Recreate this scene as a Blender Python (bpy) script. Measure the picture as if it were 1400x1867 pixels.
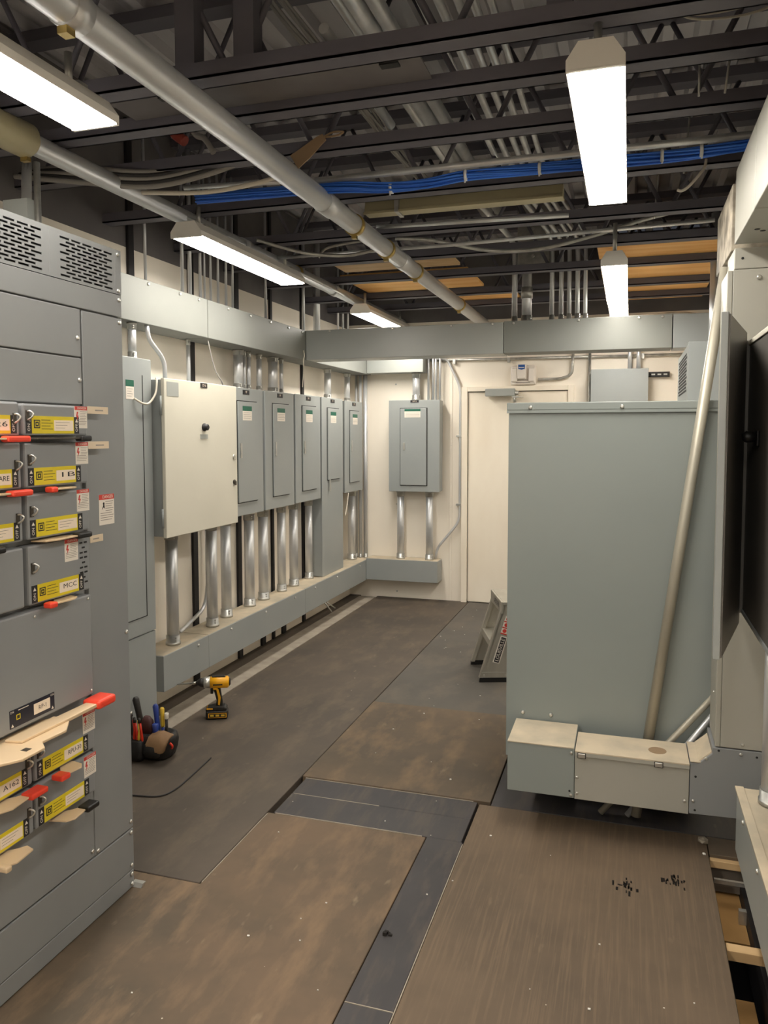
import bpy, bmesh, math, random
from mathutils import Vector, Matrix
random.seed(7)
for o in list(bpy.data.objects): bpy.data.objects.remove(o)
scene = bpy.context.scene
COL = scene.collection

# ------------------------------------------------------------------ camera
F_PX, IMG_W, IMG_H = 1420.0, 1400.0, 1867.0
cam_d = bpy.data.cameras.new('camera'); cam = bpy.data.objects.new('camera', cam_d); COL.objects.link(cam)
cam_d.sensor_fit = 'VERTICAL'; cam_d.sensor_height = 36.0; cam_d.lens = F_PX / IMG_H * 36.0
cam_d.shift_y = -50.0 / IMG_H; cam_d.clip_start = .02
YAW, PITCH, ROLL = -.3045, -.0647, -.0012
_f = Vector((math.sin(YAW)*math.cos(PITCH), math.cos(YAW)*math.cos(PITCH), math.sin(PITCH)))
_r = Vector((math.cos(YAW), -math.sin(YAW), 0)); _u = _r.cross(_f)
_rr = _r*math.cos(ROLL)+_u*math.sin(ROLL); _uu = -_r*math.sin(ROLL)+_u*math.cos(ROLL)
m = Matrix((_rr, _uu, -_f)).transposed().to_4x4(); m.translation = (0, 0, 1.6); cam.matrix_world = m
scene.camera = cam

# ------------------------------------------------------------------ world and exposure
w = bpy.data.worlds.new('world'); scene.world = w; w.use_nodes = True
w.node_tree.nodes['Background'].inputs[0].default_value = (.8, .85, 1, 1)
w.node_tree.nodes['Background'].inputs[1].default_value = .02
scene.view_settings.view_transform = 'Standard'; scene.view_settings.look = 'None'
scene.view_settings.exposure = 1.33; scene.view_settings.gamma = 1.0; scene.view_settings.use_curve_mapping = False
LAMP = 17.0
LAMP_COL = (1.0, .94, .85)

# ------------------------------------------------------------------ materials
def srgb(r, g, b):
    f = lambda c: c/12.92 if c <= .04045 else ((c+.055)/1.055)**2.4
    return (f(r/255), f(g/255), f(b/255), 1)
M = {}
def mat(name, col, rough=.5, metal=0., noise=None, bump=None, col2=None, stretch=(1,1,1), emit=None, spec=.5, detail=4, contrast=(.35,.65), coat=0.):
    mt = bpy.data.materials.new(name); mt.use_nodes = True; M[name] = mt
    nt = mt.node_tree; b = nt.nodes['Principled BSDF']
    b.inputs['Base Color'].default_value = col; b.inputs['Roughness'].default_value = rough; b.inputs['Metallic'].default_value = metal
    b.inputs['Specular IOR Level'].default_value = spec; b.inputs['Coat Weight'].default_value = coat
    if emit:
        b.inputs['Emission Color'].default_value = (*emit[0], 1); b.inputs['Emission Strength'].default_value = emit[1]
    if noise or bump:
        tc = nt.nodes.new('ShaderNodeTexCoord'); mp = nt.nodes.new('ShaderNodeMapping'); mp.inputs['Scale'].default_value = stretch
        nt.links.new(tc.outputs['Object'], mp.inputs['Vector'])
    if noise:
        n = nt.nodes.new('ShaderNodeTexNoise'); n.inputs['Scale'].default_value = noise; n.inputs['Detail'].default_value = detail
        nt.links.new(mp.outputs[0], n.inputs['Vector'])
        r = nt.nodes.new('ShaderNodeValToRGB'); r.color_ramp.elements[0].position, r.color_ramp.elements[1].position = contrast
        r.color_ramp.elements[0].color = col; r.color_ramp.elements[1].color = col2 or tuple(c*1.15 for c in col[:3])+(1,)
        nt.links.new(n.outputs['Fac'], r.inputs[0]); nt.links.new(r.outputs[0], b.inputs['Base Color'])
    if bump:
        n2 = nt.nodes.new('ShaderNodeTexNoise'); n2.inputs['Scale'].default_value = bump[0]; n2.inputs['Detail'].default_value = 3
        nt.links.new(mp.outputs[0], n2.inputs['Vector'])
        bp = nt.nodes.new('ShaderNodeBump'); bp.inputs['Strength'].default_value = bump[1]; bp.inputs['Distance'].default_value = .01
        nt.links.new(n2.outputs['Fac'], bp.inputs['Height']); nt.links.new(bp.outputs[0], b.inputs['Normal'])
    return mt
mat('board_grey', srgb(132,134,135), .42, 0, 3, None, srgb(138,140,140))
mat('unit_grey', srgb(134,136,138), .38, 0, 3, None, srgb(140,142,143))
mat('panel_grey', srgb(150,155,154), .42, 0, 2.5, None, srgb(156,160,158))
mat('light_grey', srgb(210,206,191), .4, 0, 2.5, None, srgb(216,212,197))
mat('gutter_grey', srgb(156,160,156), .34, 0, 2, None, srgb(164,167,162))
mat('cabinet_grey', srgb(136,143,140), .4, 0, 1.5, None, srgb(142,148,144))
mat('column_grey', srgb(158,157,147), .45, 0, 2, None, srgb(165,163,153))
mat('gutter_paint', srgb(128,130,126), .52, 0, 2, None, srgb(134,136,131), spec=.25)
mat('dirty_grey', srgb(120,112,100), .7, 0, 14, None, srgb(190,180,162))
mat('dusty', srgb(205,190,165), .75, 0, 7, (40,.1), srgb(178,168,148))
mat('dark_seam', srgb(28,28,28), .7)
mat('black', srgb(22,21,20), .45)
mat('black_inside', srgb(92,89,85), .45, 0, 3, None, srgb(100,97,92))
mat('black_steel', srgb(34,32,33), .55, .2)
mat('galv', srgb(198,200,202), .34, .55, 9, None, srgb(222,223,223), (1,1,.25))
mat('conduit_tan', srgb(158,153,139), .45, .35, 9, None, srgb(178,172,156), (1,1,.25))
mat('galv_dull', srgb(170,170,166), .42, .85, 14, None, srgb(205,204,198))
mat('pipe_grey', srgb(186,188,190), .33, .4, 6, None, srgb(212,213,214), (1,.25,1))
mat('brass', srgb(190,165,100), .35, .9)
mat('zinc', srgb(215,214,208), .3, .85)
mat('wall_white', srgb(240,231,216), .62, 0, 2.2, (6,.06), srgb(246,238,224), (1,1,.35))
mat('door_white', srgb(244,235,218), .5, 0, 3, None, srgb(236,225,206), (1,1,.4))
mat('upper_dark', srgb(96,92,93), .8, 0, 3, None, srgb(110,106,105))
mat('joist', srgb(92,90,99), .6, 0, 6, None, srgb(104,101,109), (.3,1,1))  # bluish lift in the colour stands in for lamp flare haze
mat('deck', srgb(186,184,187), .6, .0, 5, None, srgb(200,197,199), (1,.2,1))  # blue tint painted in for the flare haze near the ceiling
mat('plywood', srgb(232,172,96), .7, 0, 5, None, srgb(244,196,126), (.3,2.5,1))
mat('lumber', srgb(196,160,112), .7, 0, 8, None, srgb(212,180,134), (.4,3,1))
mat('pit_board', srgb(150,112,62), .7, 0, 5, None, srgb(170,130,78))
mat('pit_dark', srgb(30,26,22), .9)
mat('strip_pale', srgb(170,160,145), .7, 0, 9, None, srgb(150,140,126))
mat('concrete', srgb(96,88,78), .85, 0, 5, None, srgb(112,103,92))
mat('lens', (1,1,1,1), .4, 0, emit=(LAMP_COL, LAMP))
mat('lamp_white', srgb(232,228,220), .35)
mat('beige_metal', srgb(168,160,128), .45, .1, 5, None, srgb(182,172,138), (.2,1,1))
mat('blue_cable', srgb(44,104,214), .4, 0, 30, None, srgb(66,128,232), (.05,1,1))
mat('white_tie', srgb(225,225,225), .5)
mat('cable_grey', srgb(150,146,140), .5)
mat('cable_white', srgb(222,214,198), .45)
mat('cable_dark', srgb(48,46,46), .6)
mat('yellow', srgb(214,192,30), .4, 0, 6, None, srgb(222,202,46))
mat('card', srgb(236,220,200), .6)
mat('sticker', srgb(228,220,208), .5)
mat('red_print', srgb(200,62,52), .5)
mat('print_grey', srgb(150,142,134), .6)
mat('print_dark', srgb(36,34,36), .55)
mat('navy', srgb(30,32,46), .4)
mat('green_print', srgb(20,92,72), .5)
mat('blue_print', srgb(36,84,150), .5)
mat('red_grip', srgb(232,70,48), .35)
mat('lever_tan', srgb(222,196,160), .38, .15)
mat('lever_dark', srgb(72,66,58), .45, .3)
mat('tag_tan', srgb(214,196,170), .6)
mat('aluminium', srgb(188,184,172), .42, .75, 8, None, srgb(206,202,190), (1,1,.3))
mat('plastic_white', srgb(232,224,214), .35)
mat('tool_yellow', srgb(245,175,20), .38)
mat('tool_black', srgb(34,30,26), .5)
mat('steel', srgb(200,198,190), .25, .95)
mat('leather_black', srgb(24,22,21), .55, 0, 8, (30,.2), srgb(34,31,29))
mat('leather_tan', srgb(128,98,68), .7, 0, 10, (25,.2), srgb(150,118,84))
mat('leather_maroon', srgb(78,46,44), .6)
mat('red_tool', srgb(214,52,28), .35)
mat('blue_tool', srgb(38,62,140), .35)
mat('yellow_tool', srgb(226,188,60), .4)
mat('cloth', srgb(150,126,98), .8)
mat('red_paint', srgb(150,62,48), .5)
mat('orange_paint', srgb(214,120,40), .5)
mat('debris', srgb(226,222,214), .6)
mat('oil', srgb(20,16,14), .4)

def floor_mat(name, ca, cb, cc, streak, rough=.62, specks=True, scuff=None):
    mt = bpy.data.materials.new(name); mt.use_nodes = True; M[name] = mt; nt = mt.node_tree; b = nt.nodes['Principled BSDF']
    tc = nt.nodes.new('ShaderNodeTexCoord')
    def nz(scale, st, det=5):
        mp = nt.nodes.new('ShaderNodeMapping'); mp.inputs['Scale'].default_value = st; nt.links.new(tc.outputs['Object'], mp.inputs['Vector'])
        n = nt.nodes.new('ShaderNodeTexNoise'); n.inputs['Scale'].default_value = scale; n.inputs['Detail'].default_value = det; n.inputs['Roughness'].default_value = .62
        nt.links.new(mp.outputs[0], n.inputs['Vector']); return n.outputs['Fac']
    def ramp(fac, a, c, p0=.35, p1=.65):
        r = nt.nodes.new('ShaderNodeValToRGB'); r.color_ramp.elements[0].position = p0; r.color_ramp.elements[1].position = p1
        r.color_ramp.elements[0].color = a; r.color_ramp.elements[1].color = c; nt.links.new(fac, r.inputs[0]); return r.outputs[0]
    def mix(f, a, c):
        x = nt.nodes.new('ShaderNodeMix'); x.data_type = 'RGBA'
        for s, v in ((x.inputs['Factor'], f), (x.inputs['A'], a), (x.inputs['B'], c)):
            if hasattr(v, 'is_linked'): nt.links.new(v, s)
            else: s.default_value = v
        return x.outputs['Result']
    big = nz(1.3, (1,1,1)); base = ramp(big, ca, cb, .38, .62)
    st = nz(5, (streak, .55, 1), 6); k = ramp(st, (0,0,0,1), (.75,.75,.75,1), .48, .66); base = mix(k, base, cc)
    sc = nz(7, (2.2, .8, 1), 3); k2 = ramp(sc, (0,0,0,1), (.55,.55,.55,1), .66, .76); base = mix(k2, base, scuff or tuple(min(1, c*1.6) for c in cc[:3])+(1,))
    if specks:
        v = nt.nodes.new('ShaderNodeTexVoronoi'); v.inputs['Scale'].default_value = 7; nt.links.new(tc.outputs['Object'], v.inputs['Vector'])
        k3 = ramp(v.outputs['Distance'], (1,1,1,1), (0,0,0,1), .018, .024); base = mix(k3, base, srgb(215,205,190))
    nt.links.new(base, b.inputs['Base Color']); b.inputs['Roughness'].default_value = rough; b.inputs['Specular IOR Level'].default_value = .35
    bp = nt.nodes.new('ShaderNodeBump'); bp.inputs['Strength'].default_value = .12; bp.inputs['Distance'].default_value = .004
    nt.links.new(st, bp.inputs['Height']); nt.links.new(bp.outputs[0], b.inputs['Normal'])
floor_mat('floor_brown', srgb(84,75,63), srgb(110,92,74), srgb(132,109,85), 1.8, scuff=srgb(156,138,114))
floor_mat('floor_ribbed', srgb(94,81,67), srgb(110,94,77), srgb(119,101,82), 18, scuff=srgb(130,112,92))
floor_mat('floor_tan', srgb(84,74,62), srgb(104,88,70), srgb(124,103,79), 1.3, scuff=srgb(140,122,100))
floor_mat('floor_left', srgb(78,71,64), srgb(92,82,72), srgb(106,94,80), 1.4, scuff=srgb(132,118,100))
floor_mat('floor_far', srgb(84,80,74), srgb(92,88,82), srgb(104,96,86), 1.0)
floor_mat('steel_plate', srgb(58,56,58), srgb(70,67,68), srgb(88,80,73), 3, .5)

# ------------------------------------------------------------------ mesh helpers
ORG = {}
class MB:
    def __init__(s): s.v = []; s.f = []; s.sm = []
    def add(s, vs, fs, smooth=False):
        o = len(s.v); s.v += [Vector(p) for p in vs]; s.f += [tuple(i+o for i in f) for f in fs]; s.sm += [smooth]*len(fs); return s
    def box(s, x0, x1, y0, y1, z0, z1):
        x0, x1 = min(x0,x1), max(x0,x1); y0, y1 = min(y0,y1), max(y0,y1); z0, z1 = min(z0,z1), max(z0,z1)
        return s.add([(x0,y0,z0),(x1,y0,z0),(x1,y1,z0),(x0,y1,z0),(x0,y0,z1),(x1,y0,z1),(x1,y1,z1),(x0,y1,z1)],
              [(0,3,2,1),(4,5,6,7),(0,1,5,4),(1,2,6,5),(2,3,7,6),(3,0,4,7)])
    def prism(s, poly, axis, a, b):
        n = len(poly)
        def P(p, t): return {'x': (t, p[0], p[1]), 'y': (p[0], t, p[1]), 'z': (p[0], p[1], t)}[axis]
        area = sum(poly[i][0]*poly[(i+1)%n][1]-poly[(i+1)%n][0]*poly[i][1] for i in range(n))
        if (area < 0) != (axis == 'y'): poly = poly[::-1]
        vs = [P(p, a) for p in poly]+[P(p, b) for p in poly]
        if a > b: vs = vs[n:]+vs[:n]
        return s.add(vs, [tuple(range(n))[::-1], tuple(range(n, 2*n))]+[(i, (i+1)%n, n+(i+1)%n, n+i) for i in range(n)])
    def rings(s, pts, rs, n=12, cap=True):
        pts = [Vector(p) for p in pts]; vs = []; N = len(pts); ref = None
        for i, p in enumerate(pts):
            t = (pts[min(i+1,N-1)]-pts[max(i-1,0)]).normalized()
            if ref is None: ref = Vector((0,0,1)) if abs(t.z) < .9 else Vector((1,0,0))
            a = (ref-t*ref.dot(t)).normalized(); ref = a; b = t.cross(a)
            r = rs[i] if isinstance(rs, (list,tuple)) else rs
            vs += [p+(a*math.cos(k*math.tau/n)+b*math.sin(k*math.tau/n))*r for k in range(n)]
        o = len(s.v); s.v += vs
        for i in range(N-1):
            for k in range(n):
                k2 = (k+1)%n; s.f.append((o+i*n+k, o+i*n+k2, o+(i+1)*n+k2, o+(i+1)*n+k)); s.sm.append(True)
        if cap:
            s.f.append(tuple(o+k for k in range(n))[::-1]); s.sm.append(False)
            s.f.append(tuple(o+(N-1)*n+k for k in range(n))); s.sm.append(False)
        return s
    def cyl(s, p0, p1, r, n=14): return s.rings([p0, p1], r, n)
    def tube(s, pts, r, n=10, sub=6): return s.rings(smooth_path(pts, sub), r, n)
    def xform(s, fn): s.v = [Vector(fn(p)) for p in s.v]; return s
    def build(s, name, mt, parent=None, bevel=0, seg=2, kind=None):
        org = ORG.get(parent.name, Vector()) if parent else Vector()
        me = bpy.data.meshes.new(name); me.from_pydata([p-org for p in s.v], [], s.f)
        me.polygons.foreach_set('use_smooth', s.sm); me.materials.append(M[mt]); me.update()
        o = bpy.data.objects.new(name, me); COL.objects.link(o)
        if parent: o.parent = parent; ORG[o.name] = org
        else: ORG[o.name] = Vector()
        if bevel:
            b = o.modifiers.new('bevel', 'BEVEL'); b.width = bevel; b.segments = seg; b.limit_method = 'ANGLE'; b.angle_limit = math.radians(40)
        if kind: o['kind'] = kind
        return o
def smooth_path(pts, sub=6):
    P = [Vector(p) for p in pts]
    if len(P) < 3: return P
    out = []
    for i in range(len(P)-1):
        p0, p1, p2, p3 = P[max(i-1,0)], P[i], P[i+1], P[min(i+2,len(P)-1)]
        for k in range(sub):
            t = k/sub
            out.append(.5*((2*p1)+(p2-p0)*t+(2*p0-5*p1+4*p2-p3)*t*t+(3*p1-p0-3*p2+p3)*t**3))
    return out+[P[-1]]
def bends(pts, rad=.06, n=5):
    P = [Vector(p) for p in pts]; out = [P[0]]
    for i in range(1, len(P)-1):
        a = (P[i-1]-P[i]); b = (P[i+1]-P[i]); d = min(rad, a.length*.48, b.length*.48)
        q0 = P[i]+a.normalized()*d; q2 = P[i]+b.normalized()*d
        for k in range(n+1):
            t = k/n; out.append(q0*(1-t)**2+P[i]*2*t*(1-t)+q2*t*t)
    return out+[P[-1]]
def B(*a): return MB().box(*a)
def tag(o, label, cat, group=None):
    o['label'] = label; o['category'] = cat
    if group: o['group'] = group
    return o
def root(name, loc, label, cat, group=None, rz=0):
    o = bpy.data.objects.new(name, None); COL.objects.link(o); o.location = loc; o.rotation_euler = (0,0,rz); o.empty_display_size = .05
    ORG[o.name] = Vector(loc) if rz == 0 else Vector()
    return tag(o, label, cat, group)
def share(src, name, parent, loc, scale=None, rot=None):
    o = bpy.data.objects.new(name, src); COL.objects.link(o); o.parent = parent
    o.location = Vector(loc)-ORG.get(parent.name, Vector())
    if rot: o.rotation_euler = rot
    if scale: o.scale = scale
    ORG[o.name] = ORG.get(parent.name, Vector()); return o
def shared_mesh(mb, name, mt):
    me = bpy.data.meshes.new(name); me.from_pydata(mb.v, [], mb.f); me.polygons.foreach_set('use_smooth', mb.sm); me.materials.append(M[mt]); return me
_tc = {}
def text_mesh(s):
    if s not in _tc:
        c = bpy.data.curves.new('t', 'FONT'); c.body = s; c.size = 1; c.align_x = 'CENTER'; c.align_y = 'CENTER'; c.resolution_u = 2; c.extrude = .01
        o = bpy.data.objects.new('t', c); COL.objects.link(o); bpy.context.view_layer.update()
        me = bpy.data.meshes.new_from_object(o.evaluated_get(bpy.context.evaluated_depsgraph_get()))
        _tc[s] = ([v.co.copy() for v in me.vertices], [tuple(p.vertices) for p in me.polygons])
        bpy.data.objects.remove(o); bpy.data.curves.remove(c); bpy.data.meshes.remove(me)
    return _tc[s]
def text(mb, s, size, loc, right, up, width=None):
    vs, fs = text_mesh(s); R, U = Vector(right).normalized(), Vector(up).normalized(); N = R.cross(U); k = size
    kx = k
    if width:
        ww = max(v.x for v in vs)-min(v.x for v in vs); kx = width/ww
    mb.add([Vector(loc)+R*v.x*kx+U*v.y*k+N*v.z*k*.3 for v in vs], fs); return mb
ORD = ['first','second','third','fourth','fifth','sixth','seventh','eighth','ninth','tenth','eleventh','twelfth','thirteenth','fourteenth','fifteenth','sixteenth']

# ------------------------------------------------------------------ key planes (metres)
XW, YB, XR, YF = -2.64, 7.265, .74, -5.0      # left wall, back wall, right wall, wall behind the camera
ZD = 3.36                                      # roof deck
def struct(o): o['kind'] = 'structure'; return o

# ------------------------------------------------------------------ floor
floor = struct(B(XW-.1, XR+.1, YF, YB+.1, -.62, -.6).build('floor', 'pit_dark'))
def fboard(name, poly, mt, top=0., th=.04, bev=.002):
    return MB().prism(poly, 'z', top-th, top).build(name, mt, floor, bev, 1)
R4 = lambda x0,x1,y0,y1: [(x0,y0),(x1,y0),(x1,y1),(x0,y1)]
g = .003
fboard('subfloor', [(XW,YF),(.318,YF),(.318,3.112),(XR,3.112),(XR,YB),(XW,YB)], 'concrete', -.0405, .1, 0)
fboard('floor_board', R4(XW,-2.525,3.0,YB), 'floor_left')
fboard('floor_strip', R4(-2.522,-2.355,2.37,YB-.06), 'strip_pale', .002)
fboard('floor_board', R4(-2.352,-1.437,2.366,YB), 'floor_left')
fboard('floor_board', [(XW,YF),(-.743,YF),(-.743,2.912),(-1.432,2.912),(-1.432,2.362),(XW,2.362)], 'floor_brown')
fboard('steel_plate', R4(-1.408,-.6,3.106,3.262), 'steel_plate', .001)
fboard('steel_plate', R4(-1.408,-.6,2.917,3.103), 'steel_plate', .001)
fboard('steel_plate', R4(-.739,-.594,1.972,2.914), 'steel_plate', .001)
fboard('steel_plate', R4(-.739,-.594,YF,1.969), 'steel_plate', .001)
fboard('floor_board', R4(-1.428,-.545,3.268,4.334), 'floor_tan', .007)
fboard('floor_board', R4(-1.432,-.35,4.338,YB), 'floor_far')
fboard('floor_board', R4(-.59,.317,YF,3.25), 'floor_ribbed')
fboard('floor_board', R4(.321,XR,3.115,3.25), 'floor_brown')
fboard('floor_board', [(-.541,3.254),(XR,3.254),(XR,YB),(-.346,YB),(-.346,4.336),(-.541,4.336)], 'steel_plate')  # dark plate colour stands in for the shade under cabinet and wireway
for a in ((-.5935,-.5905,.8,2.9),(-1.4315,-1.4285,2.37,2.9),(-1.40,-.76,2.9135,2.9165),(-.738,-.595,1.969,1.972),(-1.40,-1.0,3.103,3.106),(-1.41,-.62,3.2625,3.2665)):
    MB().prism(R4(*a),'z',-.01,.0015).build('worn_edge', 'strip_pale', floor)
# the open pit in the floor along the right wall
MB().prism(R4(.318,XR,YF,3.112),'z',-.6,-.58).build('pit_bottom', 'pit_dark', floor)
B(.321,XR,2.55,2.59,-.045,-.012).build('floor_bearer', 'lumber', floor, .002)
B(.321,XR,3.09,3.115,-.04,-.012).build('floor_bearer', 'lumber', floor, .002)
B(.321,XR,1.9,1.95,-.05,-.012).build('floor_bearer', 'lumber', floor, .002)
B(.325,.428,2.82,3.25,-.165,-.15).build('pit_board', 'pit_board', floor)
B(.325,.41,2.15,2.60,-.215,-.2).build('pit_board', 'pit_board', floor)
B(.43,.47,YF,3.11,-.28,-.1).build('pit_beam', 'black_steel', floor)
B(.33,.45,3.02,3.032,-.06,-.045).build('pit_rod', 'galv_dull', floor)
B(.405,.43,2.93,2.95,-.149,-.10).build('pit_bracket', 'galv_dull', floor)

# ------------------------------------------------------------------ walls
wl = struct(B(XW-.1, XW, YF, YB+.1, -.1, 2.62).build('wall_left', 'wall_white'))
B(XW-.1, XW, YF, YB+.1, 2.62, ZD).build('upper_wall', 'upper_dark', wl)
wb = struct(B(XW, XR, YB, YB+.1, -.1, 2.66).build('wall_back', 'wall_white'))
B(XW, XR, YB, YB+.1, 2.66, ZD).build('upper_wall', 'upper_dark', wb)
wr = struct(B(XR, XR+.1, YF, YB+.1, -.1, 2.62).build('wall_right', 'wall_white'))
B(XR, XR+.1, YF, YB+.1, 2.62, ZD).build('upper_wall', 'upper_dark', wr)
wf = struct(B(XW, XR, YF-.1, YF, -.1, ZD).build('wall_front', 'wall_white'))
for y, wd in ((3.73,.05),(4.345,.055),(4.935,.056),(5.48,.036),(6.08,.045)):
    B(XW, XW+.018, y-wd/2, y+wd/2, 0, ZD-.05).build('wall_post', 'black_steel', wl, .003)
for y in (5.30,5.67): B(XW, XW+.018, y-.03, y+.03, 0, .19).build('wall_post', 'black_steel', wl)
scr = shared_mesh(MB().rings([(0,0,0),(0,-.004,0),(0,-.006,0)], [.008,.008,.004], 8), 'wall_screw', 'galv_dull')
for x, z in [(-1.615,2.086),(-1.615,1.782),(-1.612,1.49),(-1.612,1.2),(-1.612,.9),(-1.61,.607),(-1.61,.3),(-1.476,1.7),(-1.476,1.4),(-1.476,1.1),(-1.476,.8),(-1.476,.5),(-1.476,.2),(-2.16,2.08),(-2.15,.92),(-2.14,.62),(-2.15,.06)]:
    share(scr, 'screw', wb, (x, YB, z))
B(-1.625,-1.6,YB-.006,YB,0,2.62).build('wall_batten', 'wall_white', wb, .002)

# door in the back wall
door = struct(B(-1.446,-.536,YB-.025,YB-.005,.008,1.99).build('door_1', 'door_white', None, .003))
B(-1.505,-1.449,YB-.05,YB,0,2.04).build('door_frame', 'door_white', door, .004)
B(-.533,-.48,YB-.05,YB,0,2.04).build('door_frame', 'door_white', door, .004)
B(-1.4485,-.5335,YB-.05,YB,1.995,2.04).build('door_frame', 'door_white', door, .004)
B(-1.449,-1.4455,YB-.03,YB-.001,.0,1.99).build('door_gap', 'dark_seam', door)
B(-1.446,-.536,YB-.03,YB-.001,1.9902,1.995).build('door_gap', 'dark_seam', door)
c = root('door_closer', (-1.13,YB-.05,1.94), 'grey door closer box with folding arm at the top of white door', 'door closer')
B(-1.275,-1.0,YB-.105,YB-.051,1.945,2.015).build('closer_body', 'gutter_grey', c, .008)
MB().rings([(-1.0,YB-.08,1.975),(-.97,YB-.08,1.975)], [.022,.018], 10).build('spindle', 'galv_dull', c)
MB().prism([(-1.02,YB-.15),(-.96,YB-.16),(-.93,YB-.06),(-.96,YB-.055)],'z',1.93,1.942).build('arm', 'galv_dull', c)
MB().cyl((-1.0,YB-.1,1.885),(-1.0,YB-.1,1.945),.014,8).build('arm_pivot', 'galv_dull', c)

# ------------------------------------------------------------------ ceiling deck with ribs
mb = MB(); prof = []
x = XW-.1
while x < XR+.2:
    prof += [(x,ZD),(x+.045,ZD),(x+.062,ZD+.045),(x+.133,ZD+.045)]; x += .15
vs = [(a,YF-.1,z) for a,z in prof]+[(a,YB+.1,z) for a,z in prof]; n = len(prof)
mb.add(vs, [(i, n+i, n+i+1, i+1) for i in range(n-1)])
mb.add([(XW-.1,YF-.1,ZD+.09),(XR+.2,YF-.1,ZD+.09),(XR+.2,YB+.1,ZD+.09),(XW-.1,YB+.1,ZD+.09)], [(0,3,2,1)])
struct(mb.build('ceiling', 'deck'))

# ------------------------------------------------------------------ steel roof joists across the room
ZJ = 2.70
JY = [.9, 1.55, 2.2, 2.5, 2.9, 3.51, 4.18, 4.78, 5.41, 6.13, 6.69]
lab = ['dark steel roof joist overhead behind the camera position','dark steel roof joist right above the camera position',
 'dark steel joist with upright posts, nearest one in view at top of photo','dark steel chord just behind the nearest joist, under ribbed deck','dark steel roof joist with tan cloth strap hung over it',
 'dark steel roof joist just behind the blue cable bundle','dark steel roof joist just behind the beige metal channel','dark steel roof joist just behind the sagging flexible cable','dark steel roof joist right above the grey cross gutter',
 'dark steel roof joist, second from the back wall','dark steel roof joist closest to the back wall']
for i, y in enumerate(JY):
    j = root('roof_joist', (-.95,y,ZJ), lab[i], 'joist', 'steel roof joists')
    lo = MB().box(XW,XR,y,y+.006,ZJ,ZJ+.048).box(XW,XR,y-.0,y+.055,ZJ,ZJ+.006); lo.box(XW,XR,y+.07,y+.076,ZJ,ZJ+.048).box(XW,XR,y+.055,y+.076,ZJ,ZJ+.006)
    lo.build('bottom_chord', 'joist', j)
    if i == 3: 
        B(XW,XR,y-.02,y+.1,ZD-.05,ZD).build('top_chord', 'joist', j); continue
    B(XW,XR,y-.01,y+.08,ZD-.05,ZD-.002).build('top_chord', 'joist', j)
    if i == 2:
        for px_ in (-1.345,-1.141,-2.2,-.2): B(px_-.034,px_+.034,y+.01,y+.07,ZJ+.048,ZD-.05).build('post', 'joist', j)
    k = 0; x = XW+.1+(.3 if i%2 else 0)
    wm = shared_mesh(MB().cyl((0,0,0),(.3,0,ZD-ZJ-.09),.011,6), 'web_rod', 'joist') if i == 0 else wm
    while x < XR-.35:
        o = share(wm, 'web_rod', j, (x, y+.063, ZJ+.04)); 
        if k%2: o.scale = (-1,1,1); o.location.x += .3
        x += .34; k += 1
# plates between the two nearest chords
t = root('girder_plate', (-1.0,2.4,ZJ+.02), 'brown-grey steel plate with holes between the two nearest chords', 'steel plate')
B(-1.72,-.62,2.29,2.49,ZJ+.03,ZJ+.036).build('plate', 'upper_dark', t)
for x in (-1.5,-.72): B(x-.03,x+.03,2.34,2.37,ZJ+.024,ZJ+.0299).build('hole_rim', 'dark_seam', t)

# ------------------------------------------------------------------ light fixtures
def fixture(name, label, x, y0, y1, z, wd=.145, drop=None, group='lit strip lamps'):
    f = root(name, (x,(y0+y1)/2,z), label, 'lamp', group)
    h = wd/2
    MB().prism([(x-h,z+.004),(x-h*.9,z),(x+h*.9,z),(x+h,z+.004),(x+h,z+.006),(x-h,z+.006)],'y',y0+.012,y1-.012).build('lens', 'lens', f)
    MB().prism([(x-h-.004,z+.0062),(x+h+.004,z+.0062),(x+h+.004,z+.03),(x+h*.62,z+.075),(x-h*.62,z+.075),(x-h-.004,z+.03)],'y',y0,y1).build('housing', 'lamp_white', f)
    for a, b in ((y0,y0+.0119),(y1-.0119,y1)): B(x-h-.004,x+h+.004,a,b,z+.001,z+.006).build('end_cap', 'lamp_white', f, .001)
    for yy in (y0+.12,y1-.12):
        B(x-.05,x+.05,yy-.02,yy+.02,z+.0751,z+.083).build('mounting_clip', 'galv_dull', f)
        MB().cyl((x,yy,z+.083),(x,yy,drop or ZJ+.004),.011,8).build('hanger', 'galv_dull', f)
    return f
fixture('strip_light', 'lit strip lamp at upper left, nearest of the left lamps', -1.57, .84, 2.07, 2.53, .155)
fixture('strip_light', 'lit strip lamp over the light grey enclosure on the left', -2.02, 3.30, 4.54, 2.53, .155)
fixture('strip_light', 'small distant lit strip lamp beyond the cross gutter', -2.0, 5.75, 6.97, 2.53, .155)
fixture('strip_light', 'large lit strip lamp on stem at upper right', -.10, 2.12, 3.36, 2.53, .140)
fixture('strip_light', 'lit strip lamp on stem right above the grey cross gutter', -.09, 4.22, 5.46, 2.46, .125)
fixture('strip_light', 'lit strip lamp hidden behind the cross gutter near the back wall', -.09, 5.56, 6.8, 2.48, .125)
fixture('strip_light', 'added fill lamp, unseen behind the camera on the right', -.10, -.6, .64, 2.53, .140)  # this and the next three: fill lamps added out of view
fixture('strip_light', 'added fill lamp, unseen behind the camera on the left', -1.57, -1.0, .24, 2.53, .155)
fixture('strip_light', 'second added fill lamp, unseen behind the camera on the right', -.10, -2.9, -1.66, 2.53, .140)
fixture('strip_light', 'second added fill lamp, unseen behind the camera on the left', -1.57, -3.2, -1.96, 2.53, .155)

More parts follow.
